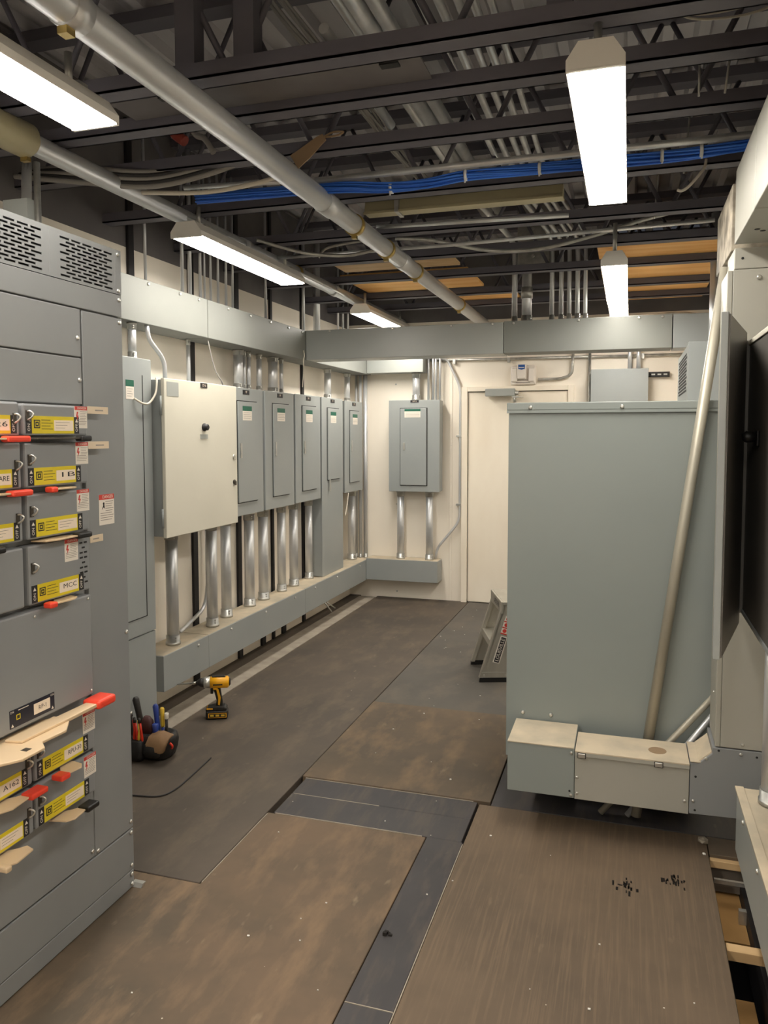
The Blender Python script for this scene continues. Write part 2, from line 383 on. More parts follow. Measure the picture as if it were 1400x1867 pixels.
# ------------------------------------------------------------------ overhead pipes and cables
def rigid(name, label, pts, r, mt='galv', cat='conduit', group=None, conn=(), rad=.06, nseg=14, cm='galv_dull', cl=.05):
    t = root(name, pts[0], label, cat, group)
    MB().rings(bends(pts, rad), r, nseg).build('pipe', mt, t)
    for p, d in conn:
        p = Vector(p); d = Vector(d).normalized()
        q = MB().rings([p, p+d*cl*.3, p+d*cl*.3, p+d*cl], [r*1.22, r*1.22, r*1.12, r*1.12], nseg)
        s = d.orthogonal().normalized()
        if abs(d.z) > .9: s = Vector((.8,-.6,0))
        for k in (.5,.8): q.cyl(p+d*cl*k+s*r*1.05, p+d*cl*k+s*(r*1.12+.006), .0045, 6)
        q.build('connector', cm, t)
    return t
pa = rigid('overhead_pipe', 'large galvanized overhead pipe running diagonally across the ceiling', [(-1.30,YF+.02,2.62),(-1.30,YB-.01,2.62)], .046, 'pipe_grey', 'pipe', None, nseg=24)
for y in (3.66,4.18,4.8,6.12):
    MB().rings([(-1.30,y-.016,2.62),(-1.30,y+.016,2.62)], .052, 24).build('pipe_clamp', 'brass', pa)
    B(-1.312,-1.288,y-.012,y+.012,2.553,2.572).build('clamp_bolt', 'brass', pa)
for y in (4.5,3.3): MB().rings([(-1.30,y-.06,2.62),(-1.30,y-.055,2.62),(-1.30,y+.055,2.62),(-1.30,y+.06,2.62)], [.047,.05,.05,.047], 24).build('coupling', 'pipe_grey', pa)
MB().rings([(-1.30,1.60,2.62),(-1.30,1.66,2.62)], .050, 24).build('coupling', 'pipe_grey', pa)
B(-1.318,-1.29,1.60,1.63,2.553,2.571).build('clamp_bolt', 'brass', pa)
pb = rigid('overhead_pipe', 'dull pipe above the left strip lamps, nearer the left wall', [(-2.09,YF+.02,2.655),(-2.09,YB-.01,2.655)], .038, 'pipe_grey', 'pipe', None, nseg=20)
for y in (4.02,5.42):
    MB().rings([(-2.09,y-.04,2.655),(-2.09,y+.04,2.655)], .043, 20).build('coupling', 'pipe_grey', pb)
MB().rings([(-2.09,4.74,2.655),(-2.09,4.77,2.655)], .044, 20).build('pipe_clamp', 'brass', pb)
MB().rings([(-2.09,1.9,2.655),(-2.09,1.92,2.655),(-2.09,2.36,2.655),(-2.09,2.38,2.655)], [.046,.062,.062,.046], 20).build('sleeve', 'beige_metal', pb)
B(-2.105,-2.075,2.345,2.365,2.58,2.594).build('clamp_bolt', 'brass', pb)
rigid('thin_conduit', 'thin conduit running alongside the dull left overhead pipe', [(-2.16,1.2,2.68),(-2.16,3.2,2.68),(-2.02,3.45,2.63),(-2.02,3.7,2.63)], .009)
rigid('thin_conduit', 'thin conduit tucked beneath the far left overhead pipe', [(-2.03,4.6,2.63),(-2.03,5.4,2.63),(-2.05,5.75,2.62)], .009)
rigid('loose_conduit', 'short shiny conduit slanting above the second chord at top centre', [(-.915,2.30,2.84),(-.905,2.98,2.80)], .017)
# conduits along the room above the joists, turning down into the cross gutter
runs = [(-.81,.020,5.74),(-.545,.016,5.74),(-.48,.016,5.74),(-.423,.015,5.72),(-.366,.016,5.72),(-.313,.014,5.74)]
for i, (x, r, yv) in enumerate(runs):
    zz = 3.08+.015*(i%2); xs = x-.17
    rigid('ceiling_conduit', ORD[i]+' from the left of the shiny conduits dropping from above into cross gutter', [(xs,.2,zz),(xs,4.7,zz),(x,yv,zz-.1),(x,yv,2.405)], r, 'galv', 'conduit', 'conduits dropping into the cross gutter', [((x,yv,2.4),(0,0,1))], .16)
t = rigid('ceiling_conduit', 'thick conduit with wide coupling dropping from pull box into cross gutter', [(-.72,5.72,2.78),(-.72,5.72,2.405)], .036, 'galv', 'conduit', None, [((-.72,5.72,2.4),(0,0,1))])
MB().rings([(-.72,5.72,2.57),(-.72,5.72,2.65)], .042, 16).build('coupling', 'galv_dull', t)
t = root('pull_box', (-.67,5.72,2.78), 'flat galvanized pull box above the cross gutter, seen between joists', 'junction box')
B(-.785,-.565,5.68,5.80,2.781,3.3).build('box', 'galv_dull', t, .004)
for z in (2.86,3.05,3.22): MB().cyl((-.675,5.679,z),(-.675,5.668,z),.011,8).build('bolt', 'zinc', t)
for i, (x, r) in enumerate(((-.98,.045),(-.90,.030))):
    rigid('ceiling_conduit', ['wide galvanized duct pipe','medium galvanized pipe'][i]+' above joists at top centre', [(x+.02,.2,3.12),(x+.02,5.4,3.12)], r, 'galv', 'conduit', None, nseg=20)
for i in range(7):
    x = -.93+random.uniform(-.03,.03)
    pts = [(x-.2+random.uniform(-.02,.02), 2.1+k*.42, 3.02+random.uniform(-.012,.012)) for k in range(7)]
    tag(MB().tube(pts, .006, 6, 4).build('hanging_cable', 'cable_grey'), 'thin grey cable in the loose bundle beside ceiling conduits', 'cable', 'loose grey cables beside the ceiling conduits')
for k, (pts, lb) in enumerate([
  ([(-1.31,3.19,2.69),(-.53,3.19,2.69),(-.1,3.19,2.69),(XR-.05,3.19,2.69)], 'straight conduit running just above the blue cables'),
  ([(-1.28,3.95,2.68),(-.3,3.95,2.66)], 'thin conduit below the beige channel'),
  ([(-2.2,4.4,2.67),(-1.0,4.4,2.67),(.4,4.42,2.7)], 'thin conduit crossing under the joist by the flexible cable'),
  ([(-1.9,3.1,2.69),(-1.4,3.1,2.67)], 'short pale conduit left of the big overhead pipe')]):
    rigid('cross_conduit', lb, pts, .011 if k else .014)
def cable(name, label, pts, r, mt, cat='cable', group=None, sub=6, n=8):
    return tag(MB().tube(pts, r, n, sub).build(name, mt), label, cat, group)
# blue data cable bundle, made of strands
bl = root('blue_cable_bundle', (-.5,3.23,2.66), 'bundle of bright blue data cables strung across the ceiling', 'cable bundle')
bp = [(-1.9,3.2,2.67),(-1.25,3.2,2.655),(-1.0,3.22,2.64),(-.82,3.22,2.64),(-.66,3.23,2.662),(-.45,3.23,2.66),(-.2,3.23,2.655),(0,3.24,2.66),(.2,3.24,2.662),(.42,3.23,2.67),(.72,3.23,2.68)]
for s in range(12):
    a = s*2.4; rr = .0055*math.sqrt(s)
    MB().tube([(x, y+math.cos(a+k*.5)*rr, z+math.sin(a+k*.5)*rr*1.2) for k,(x,y,z) in enumerate(bp)], .0045, 6, 5).build('strand', 'blue_cable', bl)
for x, z in ((-.98,2.64),(-.66,2.662),(-.36,2.658),(.10,2.661),(.24,2.664)):
    MB().rings([(x-.006,3.228,z),(x+.006,3.228,z)], .024, 12).box(x-.003,x+.003,3.205,3.21,z-.036,z-.02).build('cable_tie', 'white_tie', bl)
# beige channel, cables, strap
t = root('beige_channel', (-.79,3.76,2.69), 'beige metal channel hung level below the joists at centre', 'channel')
MB().prism([(3.72,2.685),(3.80,2.685),(3.80,2.70),(3.785,2.75),(3.735,2.75),(3.72,2.70)],'x',-1.27,-.31).build('channel_body', 'beige_metal', t, .003)
B(-1.27,-.31,3.705,3.72,2.68,2.69).build('lower_lip', 'beige_metal', t)
B(-1.11,-1.09,3.7,3.81,2.678,2.755).build('strap', 'galv_dull', t)
cable('flexible_conduit', 'ribbed flexible metal conduit sagging across ceiling beyond the beige channel', [(-1.3,4.36,2.72),(-1.1,4.45,2.715),(-.8,4.6,2.67),(-.5,4.62,2.665),(-.2,4.55,2.70),(.05,4.5,2.75),(.35,4.45,2.79)], .011, 'galv_dull', 'flexible conduit')
cable('flexible_conduit', 'ribbed flexible conduit looping between the two overhead pipes', [(-2.0,4.0,2.68),(-1.8,4.2,2.64),(-1.6,4.32,2.635),(-1.45,4.36,2.66),(-1.36,4.4,2.69)], .010, 'galv_dull', 'flexible conduit')
cable('hanging_cable', 'grey cable arching beside the big overhead pipe', [(-1.75,4.3,2.63),(-1.7,4.3,2.68),(-1.55,4.3,2.70),(-1.4,4.3,2.71)], .008, 'cable_grey')
cable('hanging_cable', 'white cable sagging left of the big overhead pipe', [(-2.1,3.0,2.66),(-1.8,3.05,2.645),(-1.55,3.05,2.655),(-1.35,3.05,2.69)], .010, 'cable_white')
for i, dz in enumerate((0,.012,-.012)):
    cable('hanging_cable', ['middle','uppermost','lowest'][i]+' thin pale cable in the drooping bunch at upper right', [(.05+.02*i,2.62,2.92+dz),(.16,2.62,2.87+dz),(.30,2.62,2.87+dz*2),(.42,2.62,2.90+dz*2),(.55,2.62,2.96+dz)], .004, 'cable_white', 'cable', 'drooping cables at upper right')
cable('hanging_cable', 'folded pale cable hooked on the nearest joist at upper right', [(.10,2.15,2.74),(.2,2.15,2.77),(.26,2.15,2.785),(.31,2.15,2.755)], .007, 'cable_white')
cable('hanging_cable', 'short white cable end dangling below joist at right', [(.28,3.505,2.72),(.27,3.503,2.68),(.22,3.5,2.62),(.19,3.5,2.60),(.17,3.5,2.605)], .006, 'cable_white')
for i, (x, y) in enumerate(((.20,2.86),(.30,2.86),(.22,3.6),(.12,4.3))):
    cable('hanger_wire', ['thin vertical wire at upper right, left of its pair','thin slanting wire at upper right, right of its pair','thin wire behind the dangling white cable end','thin wire beyond the dangling white cable end'][i], [(x,y,2.9),(x-.02*i,y,2.72)] if i<2 else [(x,y,2.95),(x-.02,y,2.70)], .004, 'galv_dull', 'wire')
for i in range(5):
    z = 2.66+.015*i
    cable('dark_cable', ORD[i]+' from the bottom of the cables sagging above the switchboard', [(-2.5,2.75+.03*i,z+.03),(-2.25,2.8,z),(-1.95,2.9,z-.02),(-1.7,2.95,z+.02),(-1.5,2.96,z+.07)], .011, 'cable_dark' if i%2 else 'cable_grey', 'cable', 'dark cables above the switchboard')
s = root('cloth_strap', (-1.22,2.93,2.70), 'tan cloth strap tied from the big pipe to a joist', 'strap')
st = smooth_path([(-1.275,2.88,2.668),(-1.22,2.885,2.705),(-1.18,2.888,2.735),(-1.15,2.888,2.752)], 5); q = MB(); vs = []
for k, p in enumerate(st):
    hw = .035*(1-.6*k/len(st)); nrm = Vector((.5,0,-.8)).normalized()
    vs += [p+nrm*hw*-.8, p+nrm*hw, p+nrm*hw+Vector((0,.006,0)), p-nrm*hw*.8+Vector((0,.006,0))]
for k in range(len(st)-1):
    for a in range(4): q.f.append((k*4+a, k*4+(a+1)%4, k*4+4+(a+1)%4, k*4+4+a)); q.sm.append(False)
q.v = vs; q.build('cloth', 'cloth', s)
MB().tube([(-1.15,2.89,2.752),(-1.11,2.89,2.765),(-1.07,2.89,2.76),(-1.10,2.89,2.75),(-1.15,2.89,2.75)], .004, 6).build('cord', 'cloth', s)
t = root('red_bracket', (-1.80,2.72,2.8), 'rusty red curved bracket with cable loop at upper left', 'bracket')
MB().rings(smooth_path([(-1.80,2.885,2.97),(-1.82,2.885,2.90),(-1.81,2.885,2.84),(-1.76,2.885,2.80)],5), [.022]*16, 8).build('bracket_arm', 'red_paint', t)
MB().tube([(-1.74,2.885,2.95),(-1.75,2.885,2.88),(-1.71,2.885,2.82),(-1.67,2.885,2.80),(-1.63,2.885,2.74)], .012, 8).build('cable_loop', 'cable_grey', t)
# plywood sheets on the joists
for nm, lb, a in (('right', 'orange plywood sheet laid over joists at far right', (-.21,.56,4.95,7.1)), ('left', 'orange plywood sheet laid over joists above the left lamps', (-2.05,-1.10,5.45,6.1)), ('far', 'narrow plywood sheet over the joists near the back wall', (-1.5,-.9,6.4,7.0))):
    tag(MB().box(a[0],a[1],a[2],a[3],ZJ+.049,ZJ+.067).build('plywood_sheet', 'plywood'), lb, 'plywood')
tag(MB().box(-1.95,-1.12,4.9,5.3,ZJ+.0495,ZJ+.067).build('plywood_sheet', 'lumber'), 'pale plywood strip over joists near the big overhead pipe', 'plywood')

# ------------------------------------------------------------------ gutters (wireways)
bolt_m = shared_mesh(MB().rings([(0,0,0),(.004,0,0),(.008,0,0)], [.009,.009,.005], 8), 'bolt', 'zinc')        # faces +x
bolt_y = shared_mesh(MB().rings([(0,0,0),(0,-.004,0),(0,-.008,0)], [.009,.009,.005], 8), 'bolt', 'zinc')      # faces -y
bolt_n = shared_mesh(MB().rings([(0,0,0),(-.004,0,0),(-.008,0,0)], [.009,.009,.005], 8), 'bolt', 'zinc')      # faces -x
GX, GZ0, GZ1 = -2.40, 2.172, 2.398
def gutter(label, secs, mt='gutter_grey', cat='wireway', bolts=(), bm=None, name='wireway', top=None, group=None):
    a = secs[0]; t = root(name, ((a[0]+a[1])/2,(a[2]+a[3])/2,a[4]), label, cat, group)
    for s in secs:
        o = B(*s[:6]).build('section', s[6] if len(s) > 6 else mt, t, .003)
        if top: B(s[0]+.004,s[1]-.004,s[2]+.004,s[3]-.004,s[5]+.0003,s[5]+.0025).build('dust_film', top, t)
    for p in bolts: share(bm, 'bolt', t, p)
    return t
gutter('upper grey wireway along the left wall above the panels', [(XW+.04,GX,2.4,4.148,GZ0,GZ1,'gutter_paint'),(XW+.04,GX,4.155,5.615,GZ0,GZ1,'gutter_paint'),(XW+.04,GX,5.62,YB-.04,GZ0,GZ1,'gutter_paint')],
  bolts=[(GX,y,GZ1-.018) for y in (3.55,3.85,4.05,4.4,4.7,5.0,5.3,5.55)], bm=bolt_m)
gutter('upper grey wireway stub on the back wall above the single panel', [(GX+.002,-1.845,7.085,YB-.005,2.178,GZ1,'gutter_grey')])
gutter('grey wireway crossing the room in front of the door', [(GX+.003,-.872,5.62,5.83,GZ0+.002,GZ1),(-.868,.262,5.62,5.83,GZ0+.006,GZ1+.004,'gutter_paint'),(.268,.70,5.625,5.83,GZ0+.004,GZ1+.003,'panel_grey')],  # middle section toned down for the lamp above, right end for weaker light
  bolts=[(x,5.62,GZ1-.012) for x in (-2.2,-1.7,-1.25,-.95,-.8,-.35,.05,.2)], bm=bolt_y)
gutter('low grey wireway along the left wall under the panels', [(XW+.03,-2.41,3.64,4.12,.185,.385,'panel_grey'),(XW+.03,-2.41,4.1205,5.60,.185,.385,'panel_grey'),(XW+.03,-2.41,5.6005,YB-.005,.187,.385,'panel_grey')], top='dusty',
  bolts=[(-2.41,y,.355) for y in (4.0,4.4,4.9,5.4,5.8,6.3,6.9)], bm=bolt_m)
gutter('low grey wireway stub on the back wall under the single panel', [(-2.409,-1.70,7.085,YB-.005,.195,.40,'panel_grey')], top='dusty')
t = gutter('upper wireway at right edge, large and close', [(.345,.60,YF+.3,2.60,2.272,2.53,'column_grey'),(.345,.60,2.606,3.07,2.272,2.53,'column_grey'),(.340,.60,3.12,3.62,2.262,2.50,'dirty_grey')])
for x, y in ((.40,2.66),(.42,2.70),(.39,2.86),(.41,2.885)): MB().cyl((x,y,2.2718),(x,y,2.2705),.009,8).build('knockout', 'dark_seam', t)

# ------------------------------------------------------------------ wall panels on the left and the back
def label_px(parent, x, y, z, wy=.085, side='x', green='green_print'):
    if side == 'x':
        o = B(x,x+.0012,y,y+wy,z-.095,z-.032).build('label', 'sticker', parent); B(x,x+.0013,y,y+wy,z-.032,z).build('label_header', green, parent)
        q = MB()
        for k in range(4): q.box(x+.0012,x+.0018,y+.01,y+wy-.01-.01*(k%2),z-.045-.012*k,z-.043-.012*k)
        q.build('print', 'print_grey', parent)
    else:
        B(y,y+wy,x-.0012,x,z-.08,z-.022).build('label', 'sticker', parent); B(y,y+wy,x-.0013,x,z-.022,z).build('label_header', green, parent)
        q = MB()
        for k in range(3): q.box(y+.01,y+wy-.01,x-.0018,x-.0012,z-.04-.013*k,z-.038-.013*k)
        q.build('print', 'print_grey', parent)
def wall_panel(label, y0, y1, z0, z1, lab=True, xf=-2.46, latchside=0, tagname=True, dz=(.09,.09)):
    t = root('panelboard', ((XW+xf)/2,(y0+y1)/2,z0), label, 'electrical panel', 'grey panels on the left wall')
    B(XW+.035,xf-.012,y0+.006,y1-.006,z0+.004,z1-.004).build('box', 'panel_grey', t)
    B(xf-.0119,xf-.001,y0,y1,z0,z1).build('trim', 'panel_grey', t, .003)
    dy0, dy1 = y0+.12, y1-.10
    B(xf-.0009,xf,dy0-.006,dy1+.006,z0+dz[0]-.006,z1-dz[1]+.006).build('door_gap', 'dark_seam', t)
    B(xf+.0001,xf+.010,dy0,dy1,z0+dz[0],z1-dz[1]).build('door', 'panel_grey', t, .003)
    h = B(xf+.0101,xf+.016,dy0+.02,dy0+.04,(z0+z1)/2-.04,(z0+z1)/2+.06).build('latch', 'galv_dull', t, .002)
    if lab: label_px(t, xf+.0101, dy0+.06, z1-dz[1]-.03, .13)
    if tagname: B(xf-.001,xf+.002,(y0+y1)/2-.045,(y0+y1)/2+.045,z1-.042,z1-.012).build('tag', 'print_dark', t); q = MB(); text(q,'PP',.022,(xf+.0022,(y0+y1)/2,z1-.027),(0,1,0),(0,0,1)); q.build('lettering','card',t)
    return t
wall_panel('grey electrical panel half hidden behind the large pale enclosure', 4.49, 4.99, 1.056, 1.908)
wall_panel('grey electrical panel with deep inset door, second from the pale enclosure', 5.025, 5.522, 1.058, 1.91)
wall_panel('grey electrical panel just left of the tall panel', 5.555, 6.062, 1.062, 1.912)
wall_panel('tall grey electrical panel reaching down to the low wireway', 6.092, 6.595, .389, 1.912, dz=(.82,.09))
wall_panel('grey electrical panel nearest the back corner of left wall', 6.65, 7.14, 1.063, 1.905)
t = root('panelboard', (-1.93,7.17,1.056), 'single grey electrical panel on the white back wall beside the door', 'electrical panel')
B(-2.172,-1.69,7.098,YB-.035,1.06,1.914).build('box', 'panel_grey', t)
B(-2.178,-1.683,7.086,7.0979,1.056,1.918).build('trim', 'panel_grey', t, .003)
B(-2.068,-1.80,7.0851,7.0859,1.112,1.846).build('door_gap', 'dark_seam', t)
B(-2.062,-1.808,7.074,7.085,1.118,1.84).build('door', 'panel_grey', t, .003)
B(-2.035,-2.015,7.068,7.0739,1.45,1.52).build('latch', 'zinc', t, .002)
label_px(t, 7.0739, -2.02, 1.835, .155, 'y')
B(-1.965,-1.885,7.083,7.0859,1.895,1.917).build('tag', 'print_dark', t)
q = MB(); text(q,'DPP-2',.016,(-1.925,7.0825,1.906),(1,0,0),(0,0,1)); q.build('lettering','card',t)
# pale large enclosure
t = root('electrical_enclosure', (-2.45,3.92,1.05), 'large pale grey enclosure with hinged door and dark push button on left wall', 'electrical enclosure')
B(XW+.03,-2.322,3.532,4.30,1.062,1.885).build('body', 'panel_grey', t, .003)
dr = B(-2.3215,-2.30,3.526,4.306,1.055,1.892).build('door', 'light_grey', t, .004)
B(-2.2999,-2.2985,3.55,3.66,1.80,1.875).build('rating_plate', 'gutter_grey', dr)
q = MB().rings([(-2.3,3.915,1.64),(-2.292,3.915,1.64),(-2.292,3.915,1.64),(-2.275,3.915,1.64),(-2.27,3.915,1.64)], [.022,.022,.018,.018,.012], 14); q.build('push_button', 'print_dark', dr)
B(-2.2998,-2.298,3.875,3.955,1.575,1.60).build('button_label', 'gutter_grey', dr)
for z in (1.465,1.31):
    q = MB().rings([(-2.3,4.26,z),(-2.294,4.26,z)], .014, 10).box(-2.294,-2.284,4.255,4.265,z-.02,z+.004); q.build('lock', 'zinc' if z > 1.4 else 'lever_dark', dr)
B(-2.2995,-2.297,3.885,3.955,1.862,1.888).build('tag', 'print_dark', dr)
q = MB(); text(q,'CP-6',.02,(-2.2968,3.92,1.875),(0,1,0),(0,0,1)); q.build('lettering','card',dr)
for z in (1.75,1.16): MB().cyl((-2.318,3.519,z-.05),(-2.318,3.519,z+.05),.0065,8).build('hinge', 'panel_grey', t)
# tall cabinet next to the switchboard
t = root('tall_cabinet', (-2.5,3.2,0), 'tall narrow grey cabinet between the switchboard and the pale enclosure', 'cabinet')
B(XW+.02,-2.385,2.92,3.515,0.002,1.978).build('body', 'panel_grey', t, .004)
B(-2.3849,-2.37,2.92,3.517,.572,1.985).build('upper_cover', 'panel_grey', t, .003)
B(-2.3849,-2.374,2.92,3.517,.004,.566).build('lower_cover', 'panel_grey', t, .003)
B(-2.3699,-2.368,3.0,3.44,.66,.664).build('door_gap', 'dark_seam', t); B(-2.3699,-2.368,3.436,3.44,.66,1.9).build('door_gap', 'dark_seam', t)
label_px(t, -2.3699, 3.30, 1.87, .065)

# ------------------------------------------------------------------ conduits on the left wall
low = [(3.871,-2.497,.035,1.055),(4.319,-2.497,.034,1.055),(4.569,-2.535,.034,1.056),(4.914,-2.54,.035,1.056),(5.142,-2.545,.036,1.058),(5.457,-2.545,.032,1.058),(5.685,-2.545,.035,1.062),(6.006,-2.55,.031,1.062),(7.07,-2.55,.038,1.063)]
for i, (y, x, r, zt) in enumerate(low):
    pos = ORD[i]+' from the camera of the conduits standing on the low left wireway' if i < 8 else 'stout conduit under the panel nearest the back corner'
    rigid('conduit', 'galvanized conduit, '+pos, [(x,y,.388),(x,y,zt-.001)], r, 'galv', 'conduit', 'conduits standing on the low left wireway', [((x,y,.3878),(0,0,1)),((x,y,zt-.002),(0,0,-1))], cl=.055)
up = [(3.46,-2.44,.021,1.986),(3.15,-2.52,.012,1.986),(4.157,-2.54,.012,1.886),(4.786,-2.54,.032,1.908),(4.873,-2.54,.012,1.908),(4.938,-2.54,.0146,1.908),(5.098,-2.54,.019,1.91),(5.324,-2.54,.035,1.91),(5.473,-2.54,.0146,1.91),(6.43,-2.54,.030,1.912),(6.93,-2.54,.027,1.905)]
ul = ['pale conduit between tall cabinet and upper wireway','thin conduit at the edge of the switchboard above tall cabinet','thin conduit rising from the pale enclosure top','thick conduit above the half hidden panel','thin conduit beside the thick one above the half hidden panel','second thin conduit above the half hidden panel',
 'medium conduit at the near edge of the inset-door panel','thick conduit above the inset-door panel','thin conduit at far edge of the inset-door panel','conduit above the tall panel on the left wall','conduit above the panel nearest the back corner']
for i, (y, x, r, z0) in enumerate(up):
    rigid('conduit', 'galvanized '+ul[i], [(x,y,z0+.001),(x,y,GZ0-.001)], r, 'galv', 'conduit', 'conduits hanging from the upper left wireway', [((x,y,z0+.001),(0,0,1)),((x,y,GZ0-.001),(0,0,-1))], cl=.035)
rigid('conduit', 'bent conduit curving from wireway into the pale enclosure top', [(-2.42,3.56,GZ0-.002),(-2.42,3.575,2.10),(-2.40,3.69,2.0),(-2.40,3.69,1.886)], .012, 'galv')
rigid('conduit', 'thin curved conduit beside the first standing conduit', [(-2.60,4.44,1.05),(-2.60,4.44,.60),(-2.60,4.40,.48),(-2.60,4.16,.405),(-2.60,4.1,.392)], .012, 'galv', rad=.1)
for i, (y, r, x) in enumerate(((7.185,.017,-2.50),(7.20,.014,-2.545),(7.21,.022,-2.455))):
    rigid('corner_conduit', ['middle','left','right'][i]+' one of three tall conduits in the back left corner', [(x,y,.388),(x,y,GZ0-.002)], r*.9, 'galv', 'conduit', 'tall conduits in the back left corner', [((x,y,.388),(0,0,1))], cl=.04)
risers = [(3.750,.0083),(4.120,.0107),(4.205,.0124),(4.325,.0096),(4.377,.0065),(4.451,.0082),(4.545,.0084),(4.649,.0086),(4.739,.0088),(5.235,.0097),(5.930,.0132),(6.211,.0299),(6.722,.0099),(6.850,.0101),(6.984,.0103)]
for i, (y, r) in enumerate(risers):
    rigid('riser_conduit', ORD[i]+' from the camera of the risers above the upper left wireway', [(-2.55,y,GZ1+.001),(-2.55,y,ZD-.06)], r, 'galv', 'conduit', 'riser conduits above the upper left wireway', [((-2.55,y,GZ1+.001),(0,0,1))], cl=.03)
rigid('riser_conduit', 'pale curved conduit rising behind the switchboard vent', [(-2.33,2.6,.003),(-2.33,2.62,2.5),(-2.39,2.7,2.75)], .02, 'galv', rad=.15)
t = root('strut_post', (-2.2,2.42,2.1), 'grey strut and conduit standing behind the switchboard top', 'strut')
B(-2.24,-2.13,2.40,2.44,2.0,2.47).build('strut', 'gutter_grey', t); MB().cyl((-2.1,2.42,2.0),(-2.1,2.42,2.6),.012,8).build('rod', 'galv_dull', t)
cable('white_cable', 'white cable drooping from tall cabinet label to pale enclosure', [(-2.365,3.36,1.78),(-2.345,3.40,1.757),(-2.34,3.45,1.76),(-2.335,3.50,1.81),(-2.345,3.53,1.88),(-2.37,3.56,1.893)], .0055, 'cable_white')
cable('thin_wire', 'thin grey wire slanting from upper wireway to pale enclosure', [(-2.42,4.18,2.165),(-2.41,4.24,2.0),(-2.40,4.30,1.93),(-2.41,4.34,1.90)], .004, 'cable_grey', 'wire')
cable('thin_wire', 'thin white wire hanging at the inner corner of upper wireways', [(-2.392,5.56,2.24),(-2.39,5.57,2.2),(-2.385,5.54,2.16),(-2.392,5.56,2.08),(-2.40,5.55,1.96)], .004, 'cable_white', 'wire')
cable('thin_wire', 'short wire dangling beneath the panel nearest the corner', [(-2.455,6.72,1.06),(-2.45,6.68,.98),(-2.45,6.62,.86)], .004, 'cable_white', 'wire')
t = root('wire_ends', (-2.43,6.1,.1), 'two loose wire ends poking out below low left wireway', 'wire'); 
MB().cyl((-2.43,6.05,.183),(-2.39,6.12,.09),.006,6).build('wire', 'galv_dull', t); MB().cyl((-2.43,6.08,.183),(-2.40,6.22,.10),.006,6).build('wire', 'galv_dull', t)

# ------------------------------------------------------------------ back wall conduits and boxes
Y0 = YB-.03
for i, x in enumerate((-2.085,-1.80)):
    rigid('conduit', ['left','right'][i]+' conduit between the single back-wall panel and low wireway stub', [(x,7.17,.403),(x,7.17,1.055)], .035, 'galv', 'conduit', None, [((x,7.17,.403),(0,0,1)),((x,7.17,1.055),(0,0,-1))])
rigid('conduit', 'thick conduit on top of the single back-wall panel', [(-1.93,7.165,1.919),(-1.93,7.165,2.177)], .036, 'galv', 'conduit', None, [((-1.93,7.165,1.919),(0,0,1)),((-1.93,7.165,2.177),(0,0,-1))])
for i, x in enumerate((-1.82,-1.775,-1.748,-1.708)):
    rigid('conduit', ORD[i]+' from the left of four thin conduits above the single panel', [(x,7.2,1.919),(x,7.2,2.5)], .011, 'galv', 'conduit', 'thin conduits above the single back-wall panel')
t = rigid('conduit', 'thin bent conduit running down the wall left of door', [(-1.75,7.2,2.31),(-1.65,Y0,2.31),(-1.52,Y0,2.04),(-1.52,Y0,.774),(-1.735,Y0-.02,.51),(-1.75,Y0-.02,.403)], .012, 'galv', rad=.08)
for z in (1.58,.93): B(-1.556,-1.5,Y0-.016,YB-.001,z-.008,z+.008).build('strap', 'galv_dull', t)
t = rigid('conduit', 'thin conduit running level along the back wall above the door', [(-1.83,Y0,2.298),(-1.2,Y0,2.290),(.45,Y0,2.284)], .012, 'galv_dull')
for x in (-1.58,-1.07,-.35,.1): B(x-.012,x+.012,Y0-.016,YB-.001,2.255,2.30).build('strap', 'galv_dull', t)
rigid('conduit', 'curved conduit looping from white wall unit up to wireway', [(-.80,Y0,2.095),(-.60,Y0,2.097),(-.50,Y0-.002,2.13),(-.49,Y0-.027,2.36)], .0125, 'galv_dull', rad=.12)
rigid('conduit', 'thin vertical conduit left of the small grey wall box', [(-.345,Y0-.03,1.5),(-.345,Y0-.03,2.36)], .011, 'galv_dull')
for i, x in enumerate((-.006,.066)): rigid('conduit', ['left','right'][i]+' of two short conduits above the small grey wall box', [(x,7.17,2.163),(x,7.17,2.40)], .018, 'galv')
t = root('wall_unit', (-.93,YB-.03,2.02), 'white plastic wall unit with blue sticker above the door', 'wall unit')
B(-1.05,-.82,YB-.05,YB-.001,2.048,2.225).build('housing', 'plastic_white', t, .018, 3)
B(-1.045,-.985,YB-.075,YB-.0501,2.075,2.20).build('side_lug', 'plastic_white', t, .012, 3)
B(-.885,-.825,YB-.075,YB-.0501,2.075,2.20).build('side_lug', 'plastic_white', t, .012, 3)
B(-.985,-.905,YB-.085,YB-.0501,2.10,2.235).build('cover', 'plastic_white', t, .01, 3)
MB().prism([(-.975,2.228),(-.915,2.228),(-.915,2.19),(-.945,2.183),(-.975,2.19)],'y',YB-.087,YB-.0851).build('blue_sticker', 'blue_print', t)
B(-.97,-.92,YB-.0875,YB-.0871,2.2,2.206).build('sticker_text', 'sticker', t)
for z in (2.09,2.07): B(-1.0,-.87,YB-.0535,YB-.0501,z-.003,z+.003).build('vent_slot', 'print_grey', t)
t = root('wall_box', (-.09,7.17,1.6), 'small plain grey box on back wall showing above the big cabinet', 'electrical box')
B(-.326,.144,7.1,YB-.035,1.5,2.155).build('body', 'panel_grey', t, .004); B(-.33,.148,7.088,7.0999,1.496,2.162).build('cover', 'panel_grey', t, .003)
t = root('wall_strut', (.23,YB-.02,2.09), 'short black slotted strut on the wall beside the small grey box', 'strut')
B(.15,.325,YB-.045,YB-.001,2.095,2.138).build('channel', 'black_steel', t)
for x in (.19,.24,.29): B(x-.015,x+.015,YB-.0465,YB-.0451,2.11,2.122).build('slot', 'galv_dull', t)
